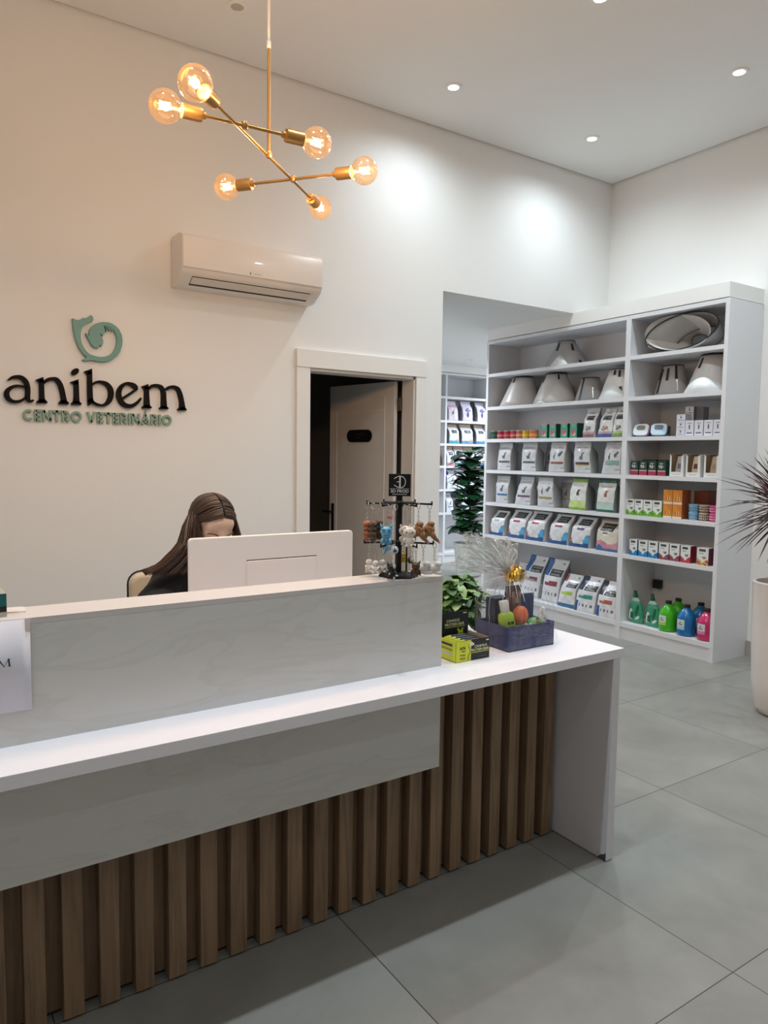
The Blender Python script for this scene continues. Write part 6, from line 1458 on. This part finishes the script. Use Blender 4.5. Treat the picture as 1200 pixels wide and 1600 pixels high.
def f_dino(t):
    m = mat('#96683f', .5); m2 = mat('#b58a5c', .5); b = B(); b.ball((0, 0, -.022), (.015, .013, .018), m, 16, 10); b.ball((.004, -.004, -.006), (.010, .009, .008), m, 14, 9); b.tube([(.006, 0, -.03), (.016, .002, -.045), (.027, .002, -.055)], .009, m, 10, .003)
    for s_ in (-1, 1): b.tube([(.007 * s_, -.006, -.028), (.009 * s_, -.011, -.042)], .0055, m, 8, .004); b.tube([(.008 * s_, -.008, -.016), (.012 * s_, -.014, -.022)], .0035, m, 8, .002)
    b.build('creature_body', t, True)
    b = B()
    for k in range(5): b.tube([(-.011 + .004 * k, -.011, -.012 - .006 * (k % 3)), (-.006 + .004 * k, -.0135, -.018 - .006 * (k % 3))], .0018, m2, 6)
    b.ball((.027, .002, -.055), (.004, .004, .004), mat('#d39a94', .5), 8, 6); b.build('pale_ridges', t, True)
def f_white(t):
    m = mat('#dfdcd5', .55); b = B(); b.ball((0, 0, -.008), (.0105, .010, .0095), m, 16, 10); b.ball((0, .001, -.028), (.0125, .0115, .014), m, 16, 10)
    for s_ in (-1, 1): b.tube([(.010 * s_, -.002, -.020), (.007 * s_, -.011, -.026)], .0036, m, 8, .003); b.tube([(.006 * s_, -.004, -.036), (.009 * s_, -.014, -.038)], .0045, m, 8, .0035)
    b.build('seated_figure', t, True)
def f_black(t):
    m = BLACK; b = B(); b.ball((0, 0, -.012), (.014, .011, .012), m, 16, 10); b.ball((.002, .002, -.032), (.015, .012, .014), m, 16, 10)
    for s_ in (-1, 1): b.tube([(.009 * s_, 0, -.006), (.013 * s_, 0, .006)], .0045, m, 8, .001); b.tube([(.010 * s_, -.005, -.026), (.018 * s_, -.010, -.034)], .0045, m, 8, .003); b.tube([(.007 * s_, -.006, -.038), (.010 * s_, -.014, -.044)], .005, m, 8, .0035)
    b.build('creature_body', t, True)
    b = B(); w = mat('#b9bcc4', .5); b.ball((.009, -.009, -.006), (.005, .003, .008), w, 8, 6); b.ball((.017, -.012, -.035), (.005, .0035, .003), w, 8, 6); b.ball((.009, -.014, -.044), (.0035, .003, .005), w, 8, 6); b.ball((-.006, -.0115, -.030), (.003, .002, .004), w, 8, 6); b.build('white_patches', t, True)
def f_yellow(t):
    b = B(); m = mat('#dcb52a', .45)
    for k in range(6): a = 2 * pi * k / 6; b.ball((.009 * cos(a), 0, -.014 + .012 * sin(a)), (.006, .0035, .006), m, 10, 7)
    b.build('petals', t, True)
    b = B(); b.ball((0, -.002, -.014), (.0055, .004, .0055), mat('#b8862a', .5), 10, 7); b.build('centre', t, True)
def f_green(t):
    b = B(); b.ball((0, 0, -.013), (.011, .009, .012), mat('#2f5a3c', .5), 14, 9); b.build('round_body', t, True)
    b = B(); b.ball((.003, -.006, -.012), (.007, .004, .008), mat('#d0c9b8', .5), 12, 8); b.build('pale_belly', t, True)
def f_owl(t):
    m = mat('#5e4631', .5); m2 = mat('#3c2c20', .5); b = B(); b.ball((0, 0, -.014), (.0135, .011, .013), m, 16, 10); b.ball((0, .001, -.034), (.0125, .010, .016), m, 16, 10)
    for s_ in (-1, 1): b.tube([(.009 * s_, 0, -.006), (.0145 * s_, 0, .003)], .0045, m, 8, .001); b.tube([(.012 * s_, -.002, -.026), (.014 * s_, -.004, -.044)], .004, m2, 8, .002)
    b.tube([(-.002, .002, -.046), (-.004, .0, -.054)], .004, m2, 8, .001); b.build('creature_body', t, True)
    b = B()
    for s_ in (-1, 1): b.tube([(.001 * s_, -.011, -.013), (.011 * s_, -.009, -.007)], .0022, m2, 6); b.tube([(.001 * s_, -.0105, -.025), (.009 * s_, -.008, -.021)], .0020, m2, 6); b.tube([(.001 * s_, -.010, -.035), (.009 * s_, -.008, -.031)], .0020, m2, 6)
    b.build('dark_ridges', t, True)
def f_seal(t):
    m = mat('#dcdad4', .5); b = B(); b.ball((0, 0, -.026), (.021, .0125, .013), m, 18, 11); b.ball((.012, -.004, -.012), (.0125, .011, .0105), m, 16, 10); b.ball((-.012, 0, -.038), (.013, .012, .008), m, 14, 9); b.ball((.010, -.002, -.039), (.014, .012, .007), m, 14, 9); b.build('animal_body', t, True)
    b = B(); b.ball((.008, -.0138, -.011), (.0018, .0012, .0018), BLACK, 8, 6); b.ball((.018, -.0120, -.011), (.0018, .0012, .0018), BLACK, 8, 6); b.ball((.0135, -.0148, -.014), (.0014, .001, .001), BLACK, 6, 5); b.build('face', t, True)
keyring('orange brown jointed keyring hanging outermost on the left upper arm', 'keyring', 1, -.104, -.004, .184, f_beads('#a8623c', '#8d5a42'), 1.22)
keyring('brown jointed keyring next to the orange brown one', 'keyring', 1, -.084, -.026, .186, f_beads('#5f4733', '#4e3a2a'), 1.25)
keyring('dark brown jointed keyring next to the blue creature', 'keyring', 1, -.0655, -.002, .188, f_beads('#54402f', '#463425'), 1.22)
keyring('pale blue creature keyring with dark blue markings', 'keyring', 1, -.040, -.070, .172, f_blue)
keyring('small coral pink keyring above the blue creature', 'keyring', 1, -.030, -.048, .204, f_coral)
keyring('white and grey eyeball keyring below the blue creature', 'keyring', 0, -.018, -.040, .0995 - .004, f_eye) if False else keyring('white and grey eyeball keyring below the blue creature', 'keyring', 1, -.014, -.064, .108, f_eye)
keyring('white cat keyring with black eyes', 'keyring', 1, .033, -.066, .170, f_cat)
keyring('white cat keyring mostly behind the pole', 'keyring', 1, .020, -.028, .170, f_cat)
keyring('brown lizard keyring next to the white cat', 'keyring', 1, .062, -.010, .180, f_dino, 1.22)
keyring('brown lizard keyring at the end of the right upper arm', 'keyring', 1, .0985, .006, .180, f_dino, 1.22)
keyring('white seated figure keyring outermost on the lower left', 'keyring', 0, -.096, -.004, .054, f_white)
keyring('white seated figure keyring in the middle of the lower left three', 'keyring', 0, -.074, -.016, .052, f_white)
keyring('white seated figure keyring next to the black one', 'keyring', 0, -.053, -.002, .053, f_white)
keyring('black keyring figure with white patches at the foot of the pole', 'keyring', 0, -.022, -.082, .052, f_black)
keyring('yellow flower keyring behind the pole', 'keyring', 0, .016, .050, .068, f_yellow)
keyring('green and cream keyring behind the brown owl', 'keyring', 0, .040, .030, .062, f_green)
keyring('brown ridged owl keyring overhanging the bar front', 'keyring', 0, .054, -.090, .062, f_owl)
keyring('white seal keyring next to the brown owl', 'keyring', 0, .080, -.004, .0535, f_seal)
keyring('white seal keyring with black eyes outermost on the lower right', 'keyring', 0, .1165, -.002, .0535, f_seal)
